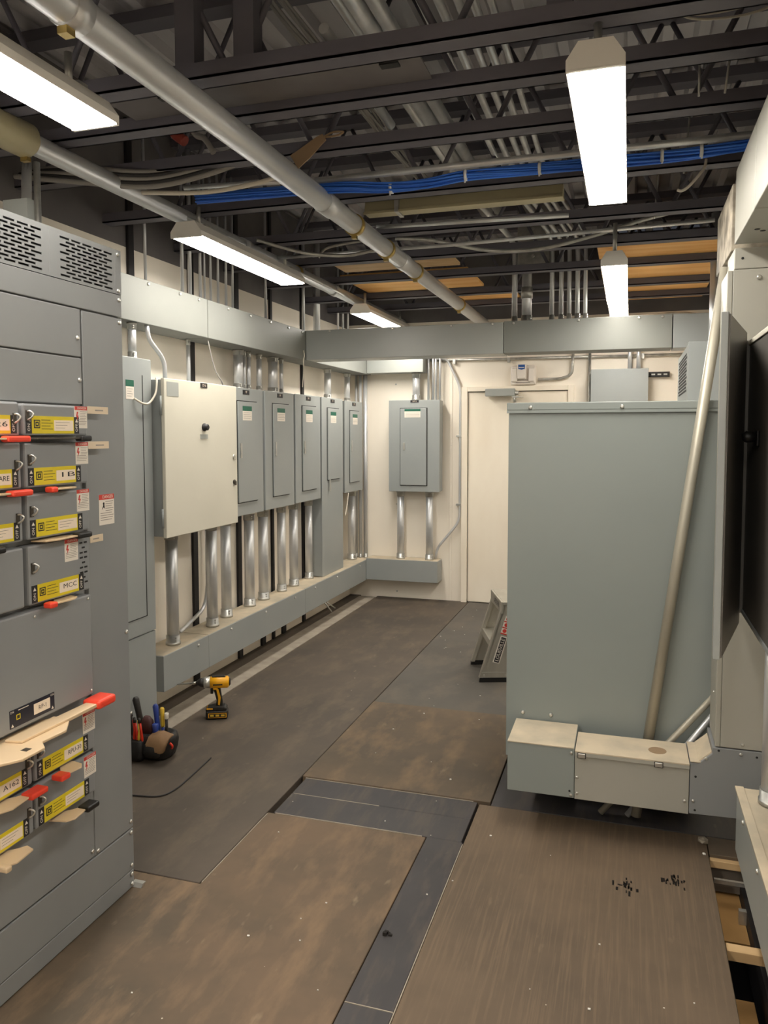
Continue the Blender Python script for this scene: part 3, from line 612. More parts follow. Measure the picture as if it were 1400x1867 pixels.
rigid('conduit', 'stout pale conduit standing behind the louvred box at right', [(.50,5.45,1.75),(.50,5.45,3.0)], .026, 'galv')
cable('thin_conduit', 'thin conduit lying along the top of the cross wireway at right', [(-.25,5.8,2.416),(.0,5.8,2.416),(.3,5.8,2.43),(.42,5.8,2.415)], .012, 'galv_dull', 'conduit')

# ------------------------------------------------------------------ big grey cabinet on the right with wireway at its foot
CY = 3.35
t = root('grey_cabinet', (-.1,3.75,0), 'big plain grey floor cabinet at right of centre', 'cabinet')
B(-.493,.345,CY+.012,4.40,.185,1.70).build('body', 'cabinet_grey', t, .004)
B(-.40,.30,3.62,4.3,.002,.1848).build('plinth', 'black_steel', t)  # added plinth, black and set back to keep the space below dark
B(-.493,.345,CY,CY+.0119,.19,1.688).build('back_cover', 'cabinet_grey', t, .003)
B(-.500,.352,CY-.010,4.405,1.7002,1.732).build('top_cap', 'cabinet_grey', t, .003); B(-.500,.352,CY-.010,CY-.0005,1.688,1.7).build('cap_lip', 'cabinet_grey', t)
for x in (-.40,-.03): share(bolt_y, 'bolt', t, (x,CY-.010,1.712))
for x in (-.42,-.30): share(bolt_y, 'bolt', t, (x,CY-.001,.392))
# louvred box on the cabinet
t = root('louvred_box', (.33,3.75,1.733), 'grey box with louvred side standing on the big cabinet', 'electrical box')
B(.235,.40,3.60,4.33,1.734,1.985).build('body', 'panel_grey', t, .003)
sl = shared_mesh(B(-.0012,0,-.024,.024,-.0045,.0045), 'louvre', 'dark_seam')
for r_ in range(12):
    for k in range(8): share(sl, 'louvre', t, (.2349, 3.70+k*.07+(.03 if r_%2 else 0), 1.79+r_*.0145))
B(.2345,.41,3.588,3.5999,1.734,1.992).build('front_cover', 'panel_grey', t, .003)
# low wireway in front of the cabinet
t = root('floor_wireway', (-.1,3.18,.16), 'low grey wireway along the foot of the big cabinet', 'wireway')
TY = 3.08
def sect(x0, x1, yb, z0, z1, mt, name='section'): return B(x0,x1,TY+.0,yb,z0,z1).build(name, mt, t, .002)
sect(-.446,-.183,3.335,.162,.362,'cabinet_grey'); B(-.446,-.186,TY-.003,3.338,.3623,.366).build('lid', 'dusty', t)
lid = sect(-.181,.24,3.275,.160,.352,'column_grey'); B(-.181,.24,TY-.008,3.278,.3523,.358).build('lid', 'dusty', t, .001); B(-.181,.24,TY-.008,TY-.0005,.338,.3522).build('lid_lip', 'column_grey', t)
MB().rings([(.128,3.17,.3582),(.128,3.17,.3588)], .034, 20).build('knockout', 'cloth', t)
MB().prism([(.242,.164),(.402,.168),(.60,.173),(.60,.43),(.318,.43),(.318,.405),(.275,.365),(.242,.358)],'y',TY-.001,3.29).build('section', 'board_grey', t, .002)
MB().prism([(.242,TY-.004),(.272,TY-.004),(.317,TY+.02),(.317,3.2),(.29,3.275),(.242,3.275)],'z',.3655,.3685).build('lid', 'dusty', t)
MB().prism([(.272,.3688),(.317,.41),(.317,.3688)],'y',TY+.01,TY+.2).build('gusset', 'dusty', t)
for x in (-.155,.13):
    B(x-.014,x+.014,TY-.0135,TY-.0081,.333,.351).build('hasp', 'zinc', t, .002); B(x-.016,x+.016,TY-.0105,TY-.0082,.331,.3525).build('hasp_plate', 'dark_seam', t)
for x, z in ((-.195,.345),(-.172,.348),(-.172,.25),(-.172,.185),(-.195,.175),(.225,.21),(.255,.215),(.297,.385),(.415,.415)): share(bolt_y, 'bolt', t, (x,TY-.001,z), (.7,.7,.7))
for x, z in ((.262,.18),(.34,.42),(.47,.41),(.262,.31),(-.2,.19)): MB().cyl((x,TY-.0013,z),(x,TY-.002,z),.0045,8).build('hole', 'dark_seam', t)
# grey column / corner enclosure at the right
t = root('corner_enclosure', (.47,3.2,.43), 'tall grey enclosure filling the right edge beside the big cabinet', 'cabinet')
B(.326,.70,3.096,3.288,.4305,2.186).build('body', 'column_grey', t, .012, 3)
B(.345,.70,3.08,3.0959,.434,2.186).build('front_cover', 'column_grey', t, .003)
B(.3262,.3445,3.0795,3.0958,.434,1.985).build('corner_trim', 'column_grey', t, .003); B(.3262,.3445,3.0795,3.0958,1.99,2.184).build('corner_trim', 'column_grey', t, .003)
B(.348,.70,3.082,3.288,2.188,2.262).build('top_transition', 'column_grey', t, .003)
for z in (1.8,1.35,.97,.62): 
    o = share(bolt_n, 'bolt', t, (.326,3.15,z), (.6,.6,.6))
share(bolt_y, 'bolt', t, (.43,3.08,2.155)); share(bolt_y, 'bolt', t, (.42,3.08,.452), (.7,.7,.7))
MB().cyl((.375,3.0815,2.225),(.375,3.081,2.225),.005,8).build('hole', 'dark_seam', t)
# open panel box with its door, at the right edge
t = root('open_panelboard', (.52,2.6,.97), 'open black-faced electrical panel at right edge', 'electrical panel')
B(.395,XR-.03,2.30,2.892,.995,1.90).build('box', 'panel_grey', t, .003)
B(.381,.3949,2.305,2.887,1.0,1.895).build('interior', 'black_inside', t)
B(.377,.3949,2.30,2.892,1.8955,1.912).build('rim', 'light_grey', t, .002); B(.377,.3949,2.30,2.892,.985,.9995).build('rim', 'panel_grey', t, .002)  # upper rim paler: dusty edge plus the light it catches
B(.366,.3949,2.8872,2.905,.985,1.912).build('hinge_strip', 'black_inside', t)
B(.372,.3809,2.62,2.66,1.56,1.61).build('latch_plate', 'black', t, .004)
MB().rings([(.372,2.64,1.59),(.345,2.64,1.59),(.335,2.64,1.588)], [.016,.018,.012], 12).build('latch_knob', 'black', t)
ang = math.radians(12.5); H = Vector((.372,2.885,0)); d = Vector((-math.sin(ang),-math.cos(ang),0)); nn = Vector((-math.cos(ang),math.sin(ang),0))
def slab(s0, s1, n0, n1, z0, z1):
    q = MB().box(0,1,0,1,0,1); q.v = [H+d*(s0+(s1-s0)*v.x)+nn*(n0+(n1-n0)*v.y)+Vector((0,0,z0+(z1-z0)*v.z)) for v in q.v]
    q.f = [f[::-1] for f in q.f] if (d.cross(nn)).z < 0 else q.f; return q
dr = slab(.0,.49,.0045,.024,.945,1.944).build('door', 'panel_grey', t, .002)
slab(.004,.486,.0,.0044,.952,1.937).build('door_lining', 'black_inside', dr)
# leaning conduits behind the low wireway
P0, P1 = Vector((.052,3.308,.0)), Vector((.345,3.316,2.24))
t = rigid('leaning_conduit', 'long pale conduit leaning across the face of the big cabinet', [P0+(P1-P0)*.008, P1], .021, 'conduit_tan', 'conduit', nseg=18)
rigid('leaning_conduit', 'short conduit slanting up from behind the low wireway lid', [(-.087,3.305,.012),(.345,3.318,.55)], .013, 'conduit_tan')
rigid('leaning_conduit', 'second short slanting conduit, lower and partly hidden', [(.02,3.312,.012),(.36,3.316,.50)], .012, 'galv')

# ------------------------------------------------------------------ right low wireway and its conduit
gutter('low wireway at lower right edge with dusty top', [(.382,.66,YF+.3,2.10,.14,.36,'gutter_grey'),(.382,.66,2.1005,2.90,.14,.36,'gutter_grey')], top=None,
  bolts=[(.382,y,.325) for y in (2.72,2.42,2.2)], bm=bolt_n)
tr = [o for o in bpy.data.objects if o.get('label') == 'low wireway at lower right edge with dusty top'][0]
B(.376,.404,YF+.3,2.906,.3602,.368).build('lid_lip', 'dusty', tr, .001); B(.4042,.66,YF+.3,2.903,.3602,.3635).build('lid', 'dusty', tr)
rigid('conduit', 'stout galvanized conduit on the dusty low wireway at right edge', [(.478,2.80,.366),(.478,2.80,.984)], .036, 'galv', 'conduit', None, [((.478,2.80,.366),(0,0,1))], nseg=20)

# ------------------------------------------------------------------ main switchboard
SX, SY0, SY1 = -1.645, 1.27, 2.278
sw = root('switchboard', (-2.0,1.77,0), 'tall grey switchboard with yellow nameplates at left edge', 'switchboard')
B(-2.30,SX-.014,SY0,SY1-.002,.002,2.06).build('body', 'board_grey', sw)
B(-2.30,SX-.08,SY0+.01,SY1-.012,2.0605,2.20).build('vent_chamber', 'dark_seam', sw)
q = MB().box(-2.30,SX-.001,SY1-.006,SY1,2.07,2.215).box(-2.30,SX-.001,SY0,SY0+.006,2.07,2.215).box(-2.30,SX-.001,SY0,SY1,2.209,2.215); q.build('vent_sides', 'board_grey', sw)
def grille(y0, y1, name):
    q = MB(); rows = 11; zb, zt = 2.079, 2.203; rp = (zt-zb)/rows; sh = .0062; z = zb
    q.box(SX-.003,SX,y0,y1,2.0695,zb)
    for r_ in range(rows):
        za = zb+r_*rp; q.box(SX-.003,SX,y0,y1,za+sh,za+rp)
        off = .0 if r_%2 == 0 else .026; a = y0+.012+off; prev = y0
        while a+.042 < y1-.008:
            q.box(SX-.003,SX,prev,a,za,za+sh); prev = a+.042; a += .0515
        q.box(SX-.003,SX,prev,y1,za,za+sh)
    q.box(SX-.003,SX,y0,y1,zt,2.215)
    return q.build(name, 'board_grey', sw)
grille(1.44,1.938,'vent_grille'); grille(1.972,2.246,'vent_grille')
for a, b in ((1.938,1.972),(2.246,SY1),(SY0,1.44)): B(SX-.003,SX+.0003,a,b,2.0695,2.215).build('vent_frame', 'board_grey', sw)
def plate(name, y0, y1, z0, z1, th=.012, mt='board_grey', x=SX, par=None, bev=.0025): return B(x-.0138,x-.0138+th,y0,y1,z0,z1).build(name, mt, par or sw, bev)
plate('trim_panel', SY0, SY1, 1.994, 2.068, .0138)
plate('wireway_door', 2.074, SY1, .220, 1.989, .0138)
plate('wireway_door', SY0, 1.47, .220, 1.989, .0138)
plate('cover_panel', 1.475, 2.067, 1.842, 1.990, .0138); plate('cover_panel', 1.475, 2.067, 1.694, 1.838, .0138)
plate('cover_panel', 1.475, 2.071, .222, .444, .0138)
plate('base_panel', SY0, SY1, .069, .215, .0138); plate('base_panel', SY0, SY1, .004, .065, .012)
for y, z in ((2.26,2.20),(2.26,2.08),(2.262,2.05),(2.262,1.975),(2.05,1.90),(2.055,1.77),(2.262,.245),(2.262,.205),(2.262,.088),(2.262,.055),(2.262,.02),(2.262,.92),(2.058,.405),(2.058,.245),(2.085,.233)):
    share(bolt_m, 'bolt', sw, (SX,y,z), (.8,.8,.8))
RY, UZ = (0,1,0), (0,0,1)
def hazard(par, y0, y1, z0, z1, x, big=False):
    o = B(x,x+.001,y0,y1,z0,z1).build('hazard_label', 'sticker', par); h = (z1-z0)
    hz = z1-h*.17
    # sticker is one part; its printing are sibling pieces
    B(x+.001,x+.0013,y0,y1,hz,z1).build('label_header', 'red_print', par)
    q = MB(); text(q,'DANGER',h*.15,(x+.0014,(y0+y1)/2+(y1-y0)*.08,(hz+z1)/2),RY,UZ,(y1-y0)*.7); q.build('lettering','sticker',par)
    q = MB(); yy = y0+(y1-y0)*.08; ww = (y1-y0)
    if big:
        q.cyl((x+.0012,yy+ww*.22,z1-h*.3),(x+.0014,yy+ww*.22,z1-h*.3),ww*.06,8); q.prism([(yy+ww*.2,z1-h*.33),(yy+ww*.26,z1-h*.33),(yy+ww*.3,z1-h*.48),(yy+ww*.22,z1-h*.42),(yy+ww*.1,z1-h*.5),(yy+ww*.16,z1-h*.4)],'x',x+.001,x+.0014)
        q.build('figure','print_dark',par)
    else:
        q.prism([(yy+ww*.1,z1-h*.25),(yy+ww*.2,z1-h*.25),(yy+ww*.14,z1-h*.42),(yy+ww*.24,z1-h*.42),(yy+ww*.08,z1-h*.68),(yy+ww*.12,z1-h*.48),(yy+ww*.02,z1-h*.48)],'x',x+.001,x+.0014); q.build('lightning_mark','red_print',par)
    q = MB()
    for k in range(9):
        zz = z1-h*(.25+.075*k); a = y0+ww*(.42 if k < 5 else .08); q.box(x+.001,x+.0014,a,y1-ww*(.06+.1*((k*37)%3)/2),zz,zz+h*.022)
    q.build('print','print_grey',par)
def unit(name, y0, y1, z0, z1, right=True, card='', haz=None, plate_mt='yellow', vents=False, plain=False):
    XF = SX+.03
    u = B(SX-.0138,XF,y0,y1,z0,z1).build(name, 'unit_grey', sw, .006)
    if plain: return u
    # nameplate block
    a = y0+.032; zb = z0+.006; zt = z0+.056
    if not right: a = y0+.055
    b = a+.176
    B(XF,XF+.0011,a,b,zb,zt).build('nameplate', plate_mt, u)
    for (c0,c1) in ((a-.0225,a-.0005),(b+.0005,b+.0225)):
        B(XF,XF+.0012,c0,c1,zb,zt).build('legend_strip', 'print_dark', u)
        q = MB(); cm = (c0+c1)/2; q.prism([(cm-.006,zt-.016),(cm+.006,zt-.016),(cm,zt-.006)],'x',XF+.0012,XF+.0016)
        text(q,'ON' if c0 < a else 'OFF',.014,(XF+.0014,cm,zb+.017),(0,0,1),(0,-1,0)); q.build('legend','sticker',u)
    # black square emblem
    ea = a+.008; ez = zb+.015; q = MB().box(XF+.0011,XF+.0015,ea,ea+.024,ez,ez+.024); q.build('emblem','print_dark',u)
    q = MB()
    for (p0,p1,p2,p3) in ((.003,.021,.003,.0055),(.003,.021,.0185,.021),(.003,.0055,.003,.021),(.0185,.021,.003,.021),(.0095,.0145,.0095,.0145)): q.box(XF+.0015,XF+.0018,ea+p0,ea+p1,ez+p2,ez+p3)
    q.build('emblem_lines', plate_mt, u)
    q = MB()
    for k in range(4): q.box(XF+.0011,XF+.0014,a+.038,a+.075+.01*(k%2),zt-.012-.0085*k,zt-.0105-.0085*k)
    q.build('print','print_dark',u)
    B(XF+.0011,XF+.0016,b-.086,b-.004,zb+.008,zt-.011).build('card','card',u)
    q = MB()
    if card: text(q,card,.02,(XF+.0018,b-.040,(zb+zt)/2),RY,UZ,.058)
    else:
        for k in range(3): q.box(XF+.0016,XF+.0018,b-.08,b-.02-.01*k,zt-.018-.008*k,zt-.0172-.008*k)
    q.build('card_writing','print_dark',u)
    if haz: hazard(u, haz[0], haz[1], z1-.068 if len(haz) < 3 else haz[2], z1-.001, XF)
    # latch
    yl = y0+.016 if right else y1-.02; zl = z0+(z1-z0)*.62 if right else z0+(z1-z0)*.5
    MB().box(XF,XF+.004,yl-.006,yl+.006,zl-.016,zl+.016).build('latch_plate','lever_dark',u,.001)
    MB().tube([(XF+.003,yl-.002,zl-.012),(XF+.014,yl+.002,zl-.004),(XF+.018,yl+.004,zl+.006),(XF+.010,yl,zl+.013),(XF+.003,yl-.002,zl+.012)],.0028,6,3).build('latch','zinc',u)
    if vents:
        q = MB()
        for r_ in range(9):
            for k in range(2 if r_%3 != 1 else 1):
                yy = 1.998+k*.02+(.01 if r_%3 == 1 else 0); q.box(XF,XF+.0006,yy,yy+.014,z1-.022-.0155*r_,z1-.0165-.0155*r_)
        q.build('vent_slots','dark_seam',u)
    return u
HA = (1.991,2.048)
units = {}
units['r1'] = unit('breaker_unit',1.779,2.049,1.597,1.687,True,'',HA)
units['r2'] = unit('breaker_unit',1.782,2.047,1.449,1.577,True,'1B',HA)
units['r3'] = unit('breaker_unit',1.784,2.047,1.301,1.431,True,'',HA)
units['r4'] = unit('breaker_unit',1.782,2.044,1.113,1.284,True,'MCC',(1.931,1.99),vents=True)
units['r5'] = unit('breaker_unit',1.782,2.047,.600,.730,True,'RPU-30',HA)
units['r6'] = unit('breaker_unit',1.782,2.045,.458,.588,True,'',HA)
units['l1'] = unit('breaker_unit',1.50,1.766,1.597,1.690,False,'-26')
units['l2'] = unit('breaker_unit',1.50,1.767,1.449,1.579,False,'SPARE')
units['l3'] = unit('breaker_unit',1.50,1.767,1.301,1.431,False,'')
units['l4'] = unit('breaker_unit',1.50,1.766,1.113,1.284,False,plain=True)
units['l5'] = unit('breaker_unit',1.50,1.773,.600,.730,False,'A162')
units['l6'] = unit('breaker_unit',1.50,1.773,.455,.588,False,'')
# wide main breaker cover
u = B(SX-.0138,SX+.03,1.49,2.047,.775,1.097).build('main_breaker', 'unit_grey', sw, .005)
XF = SX+.03
B(XF,XF+.0012,1.694,1.869,.787,.838).build('nameplate','navy',u)
B(XF+.0012,XF+.0017,1.785,1.85,.797,.828).build('card','card',u); q = MB(); text(q,'RP-1',.018,(XF+.0019,1.82,.812),RY,UZ,.03); q.build('card_writing','print_dark',u)
q = MB().box(XF+.0012,XF+.0015,1.718,1.733,.806,.821); q.build('emblem','yellow',u)
q = MB().box(XF+.0015,XF+.0018,1.7205,1.7305,.8085,.8185); q.build('emblem_lines','print_dark',u)
q = MB().box(XF+.0012,XF+.0015,1.726,1.765,.831,.833)
text(q,'ON',.009,(XF+.0014,1.7025,.832),RY,UZ); text(q,'ON',.009,(XF+.0014,1.86,.832),RY,UZ)
q.prism([(1.698,.79),(1.708,.79),(1.703,.799)],'x',XF+.0012,XF+.0015); q.prism([(1.855,.79),(1.865,.79),(1.86,.799)],'x',XF+.0012,XF+.0015); q.build('legend','sticker',u)
for y, z in ((1.80,1.08),(2.03,1.085),(2.035,.79)): share(bolt_m,'bolt',u,(XF,y,z),(.5,.5,.5))
# free-standing stickers and tags on the wireway door
hz = bpy.data.objects.new('warning_sign', None); COL.objects.link(hz); hz.parent = sw; ORG[hz.name] = ORG[sw.name]
hazard(hz, 2.134, 2.211, 1.303, 1.403, SX+.0001, True)
for y, z in ((2.05,1.688),(2.05,1.578),(2.086,1.275)):
    o = B(SX+(.031 if y < 2.06 else .0002),SX+(.0322 if y < 2.06 else .0014),y,2.150,z-.023,z).build('paper_tag', 'tag_tan', sw)
    q = MB().box(SX+.0322,SX+.0325,2.085,2.125,z-.014,z-.010) if y < 2.06 else MB().box(SX+.0014,SX+.0017,2.1,2.13,z-.014,z-.010); q.build('print','print_grey',o)
# operating levers
def lever(par, ya, yb, z, grip, gmt, mt='lever_tan', reach=.055, tilt=0.):
    x0 = SX+.006
    pl = [(x0,ya),(x0+reach*.8,ya+.012),(x0+reach,ya+(yb-ya)*.35),(x0+reach*.9,yb-.01),(x0+reach*.55,yb),(x0+reach*.4,yb-.02),(x0,yb-.05)]
    if yb < ya: pl = [(x0,ya),(x0+reach*.8,ya-.012),(x0+reach,ya+(yb-ya)*.35),(x0+reach*.9,yb+.01),(x0+reach*.55,yb),(x0+reach*.4,yb+.02),(x0,yb+.05)]
    MB().prism(pl,'z',z-.0025,z+.0025).build('lever', mt, par, .001)
    B(x0+reach*.5,x0+reach*1.05,grip[0],grip[1],z-.009,z+.008).build('lever_grip', gmt, par, .005)
lever(units['r1'],1.80,2.0,1.5885,(1.985,2.03),'black','lever_dark')
lever(units['l1'],1.55,1.72,1.5885,(1.69,1.772),'red_grip')
lever(units['r2'],1.98,1.87,1.441,(1.85,1.875),'red_grip')
lever(units['l2'],1.55,1.71,1.440,(1.70,1.775),'red_grip')
lever(units['r3'],1.82,1.98,1.293,(1.96,2.02),'black')
lever(units['l3'],1.55,1.66,1.293,(1.64,1.67),'black')
lever(units['r4'],1.97,1.86,1.106,(1.83,1.86),'red_grip')
lever(units['r5'],1.95,1.86,.594,(1.83,1.868),'red_grip',reach=.075)
lever(units['r6'],1.85,1.95,.449,(1.94,1.995),'black',reach=.075)
lever(units['l5'],1.60,1.72,.593,(1.71,1.775),'red_grip',reach=.075)
lever(units['l6'],1.60,1.72,.446,(1.60,1.62),'lever_tan',reach=.085)
# the big lever of the main breaker
x0 = SX+.004
MB().prism([(x0,1.50),(x0+.10,1.52),(x0+.155,1.60),(x0+.155,1.68),(x0+.12,1.71),(x0+.125,1.80),(x0+.085,1.86),(x0+.03,1.88),(x0,1.84)],'z',.752,.760).build('lever_base','lever_tan',u,.002)
MB().prism([(x0+.03,1.67),(x0+.08,1.68),(x0+.085,1.86),(x0+.03,1.86)],'z',.7603,.768).build('lever_arm','lever_tan',u,.002)
MB().prism([(x0+.04,1.855),(x0+.085,1.855),(x0+.085,2.0),(x0+.045,2.0)],'z',.757,.768).build('lever_arm','lever_tan',u,.002)
B(x0+.03,x0+.095,1.985,2.07,.748,.776).build('lever_grip','red_grip',u,.009,3)
B(x0+.11,x0+.13,1.64,1.66,.7601,.7606).build('slot','lever_dark',u)
tag(MB().prism([(2.272,.0),(2.288,.0),(2.302,.010),(2.285,.010)],'x',-1.66,-1.615).build('metal_shim','zinc'), 'small bent metal shim on floor at the switchboard corner', 'scrap')
bpy.data.objects['metal_shim'].location.z = .0005

# ------------------------------------------------------------------ tool bag
bg = root('tool_pouch', (-2.20,3.28,0), 'black leather tool pouch with tan flap on the floor beside the switchboard', 'tool pouch')
def blob(mb_pts, name, mt, par):   # stack of (z, cx, cy, rx, ry)
    q = MB(); n = 18; vs = []
    for (z, cx, cy, rx, ry) in mb_pts: vs += [Vector((cx+rx*math.copysign(abs(math.cos(k*math.tau/n))**.75, math.cos(k*math.tau/n)), cy+ry*math.copysign(abs(math.sin(k*math.tau/n))**.75, math.sin(k*math.tau/n)), z)) for k in range(n)]
    q.v = vs
    for i in range(len(mb_pts)-1):
        for k in range(n): q.f.append((i*n+k, i*n+(k+1)%n, (i+1)*n+(k+1)%n, (i+1)*n+k)); q.sm.append(True)
    q.f.append(tuple(range(n))[::-1]); q.sm.append(False); q.f.append(tuple((len(mb_pts)-1)*n+k for k in range(n))); q.sm.append(False)
    return q.build(name, mt, par)
cx, cy = -2.225, 3.28
blob([(.001,cx,cy,.075,.06),(.012,cx,cy,.092,.075),(.05,cx,cy,.105,.085),(.09,cx+.005,cy,.108,.082),(.12,cx+.005,cy,.102,.07),(.125,cx,cy,.085,.055),(.10,cx,cy,.07,.04)], 'pouch', 'leather_black', bg)
blob([(.004,cx-.05,cy-.085,.03,.02),(.03,cx-.05,cy-.09,.042,.03),(.10,cx-.052,cy-.085,.04,.028),(.108,cx-.052,cy-.085,.034,.02)], 'front_pocket', 'leather_black', bg)
blob([(.03,cx+.03,cy-.08,.04,.02),(.05,cx+.03,cy-.085,.045,.026),(.085,cx+.03,cy-.08,.042,.025),(.09,cx+.03,cy-.08,.03,.018)], 'front_pocket', 'leather_black', bg)
fl_ = []
n1 = 9
q = MB(); vs = []
for i in range(n1):
    a = math.pi*i/(n1-1); xx = cx+.065-.055*math.cos(a)
    for k, (dy, z) in enumerate(((-.03,.146),(-.075,.138),(-.100,.112),(-.104,.112-.05*math.sin(a)))): vs.append(Vector((xx, cy+dy, z-.012*abs(math.cos(a)))))
off = [v+Vector((0,.006,-.006)) for v in vs]; q.v = vs+off; N = len(vs)
for i in range(n1-1):
    for k in range(3):
        a, b, c_, d_ = i*4+k, i*4+k+1, (i+1)*4+k+1, (i+1)*4+k
        q.f += [(a,b,c_,d_),(N+d_,N+c_,N+b,N+a)]; q.sm += [True,True]
q.build('flap', 'leather_tan', bg)
MB().tube([(cx+.118,cy-.06,.10),(cx+.128,cy-.055,.085),(cx+.122,cy-.05,.07)],.006,6).build('red_ring','red_tool',bg)
blob([(.12,cx-.03,cy-.02,.035,.02),(.18,cx-.035,cy-.015,.03,.018),(.2,cx-.04,cy-.012,.015,.01)], 'holster', 'leather_maroon', bg)
def tool(name, label, p0, p1, r0, r1, mt, mt2=None, split=.5, cat='hand tool'):
    t = root(name, p0, label, cat, 'tools in the black pouch'); p0, p1 = Vector(p0), Vector(p1); pm = p0.lerp(p1, split)
    MB().rings([p0,pm],[r1*.6,r1*.7],8).build('shaft', mt2 or 'steel', t)
    MB().rings([pm,pm.lerp(p1,.1),pm.lerp(p1,.5),pm.lerp(p1,.93),p1],[r1*.7,r1,r0,r1,r1*.6],10).build('handle', mt, t); return t
tool('hammer','dark rubber hammer handle sticking out of tool pouch',(cx-.06,cy,.05),(cx-.115,cy,.285),.015,.017,'tool_black','tool_black',.3,'hammer')
tool('screwdriver','tall blue-handled screwdriver in tool pouch',(cx+.02,cy,.06),(cx-.0,cy+.0,.26),.012,.014,'blue_tool',None,.35,'screwdriver')
tool('screwdriver','yellow-handled screwdriver in tool pouch',(cx+.03,cy+.02,.06),(cx+.025,cy+.02,.24),.010,.011,'yellow_tool','blue_tool',.45,'screwdriver')
tool('screwdriver','short cream-tipped screwdriver at the back of tool pouch',(cx+.05,cy+.02,.06),(cx+.05,cy+.02,.215),.010,.011,'cable_white','tool_black',.8,'screwdriver')
tool('nut_driver','short blue ball-ended nut driver in tool pouch',(cx+.02,cy-.03,.06),(cx+.018,cy-.03,.175),.014,.016,'blue_tool',None,.5,'nut driver')
for i, (dx, mt_, lb, ct) in enumerate(((-.075,'tool_black','grey-headed cutter standing at left of tool pouch','cutter'),(-.055,'red_tool','red-handled pliers at the front of tool pouch','pliers'),(-.028,'yellow_tool','yellow and red pliers at the front of tool pouch','pliers'))):
    t = root('pliers', (cx+dx,cy-.09,.06), lb, ct, 'tools in the black pouch')
    zt = .235 if i == 0 else .205
    MB().rings([(cx+dx-.008,cy-.085,.06),(cx+dx-.01,cy-.087,.12),(cx+dx-.006,cy-.087,.15),(cx+dx-.012,cy-.087,zt)],[.006,.007,.006,.005],8).build('handle', mt_, t)
    MB().rings([(cx+dx+.008,cy-.085,.06),(cx+dx+.008,cy-.087,.12),(cx+dx+.004,cy-.087,.15),(cx+dx-.002,cy-.087,zt-.006)],[.006,.007,.006,.005],8).build('handle', 'red_tool' if i else 'tool_black', t)
    MB().rings([(cx+dx-.004,cy-.087,zt-.012),(cx+dx-.006,cy-.087,zt+.012)],[.009,.006],8).build('jaw','steel' if i == 0 else 'tool_black', t)

# ------------------------------------------------------------------ impact driver (local: +x forward, z up)
dv = root('impact_driver', (-2.20,3.83,.0), 'yellow and black cordless drill standing on the floor by the left wireway', 'power drill', rz=math.radians(180+24))
B(-.066,.056,-.036,.036,.002,.050).build('battery','tool_black',dv,.009,3)
B(-.060,.040,.0362,.0372,.012,.038).build('battery_label','tool_yellow',dv); B(-.056,.036,.0372,.0378,.015,.035).build('battery_label_print','tool_black',dv)
q = MB()
for k in range(3): q.box(-.05+.03*k,-.03+.03*k,.0378,.0384,.02,.03)
q.build('print','yellow_tool',dv)
MB().prism([(-.062,.0505),(.058,.0505),(.05,.066),(.0,.075),(-.045,.072),(-.06,.064)],'y',-.033,.033).build('foot','tool_black',dv,.005)
B(.015,.05,-.034,.034,.058,.066).build('foot_trim','tool_yellow',dv,.002)
q = MB(); prof = [(.07,-.018,.020,.017),(.10,-.020,.017,.016),(.14,-.012,.019,.017),(.175,-.004,.022,.018)]; n = 12; vs = []
for z, xx, rx, ry in prof: vs += [Vector((xx+rx*math.cos(k*math.tau/n), ry*math.sin(k*math.tau/n), z)) for k in range(n)]
q.v = vs
for i in range(3):
    for k in range(n): q.f.append((i*n+k,i*n+(k+1)%n,(i+1)*n+(k+1)%n,(i+1)*n+k)); q.sm.append(True)
q.build('grip','tool_black',dv)
MB().prism([(-.022,.076),(-.012,.08),(-.014,.12),(-.004,.168),(-.016,.17),(-.028,.12)],'y',.0165,.0195).build('grip_stripe','tool_yellow',dv,.001)
B(.014,.030,-.009,.009,.140,.172).build('trigger','tool_black',dv,.003)
MB().rings([(-.075,0,.205),(-.066,0,.205),(-.01,0,.205),(.030,0,.205)],[.024,.033,.034,.032],20).build('motor_housing','tool_yellow',dv)
MB().rings([(-.082,0,.205),(-.0755,0,.205)],[.016,.024],18).build('rear_cap','tool_black',dv)
MB().prism([(-.06,.232),(.02,.236),(.02,.243),(-.05,.242)],'y',-.014,.014).build('top_rib','tool_black',dv,.002)
B(-.04,.012,.0325,.0352,.196,.203).build('side_rib','tool_black',dv); B(-.012,.014,-.02,.02,.165,.186).build('housing_neck','tool_yellow',dv,.004)
MB().rings([(.0302,0,.205),(.058,0,.205),(.066,0,.205)],[.032,.031,.027],20).build('gear_case','zinc',dv)
MB().rings([(.0662,0,.205),(.085,0,.205),(.105,0,.205)],[.027,.024,.012],18).build('nose','tool_black',dv)
MB().rings([(.1052,0,.205),(.13,0,.204),(.132,0,.204),(.20,0,.200),(.215,0,.199)],[.008,.008,.005,.005,.002],10).build('bit','steel',dv)

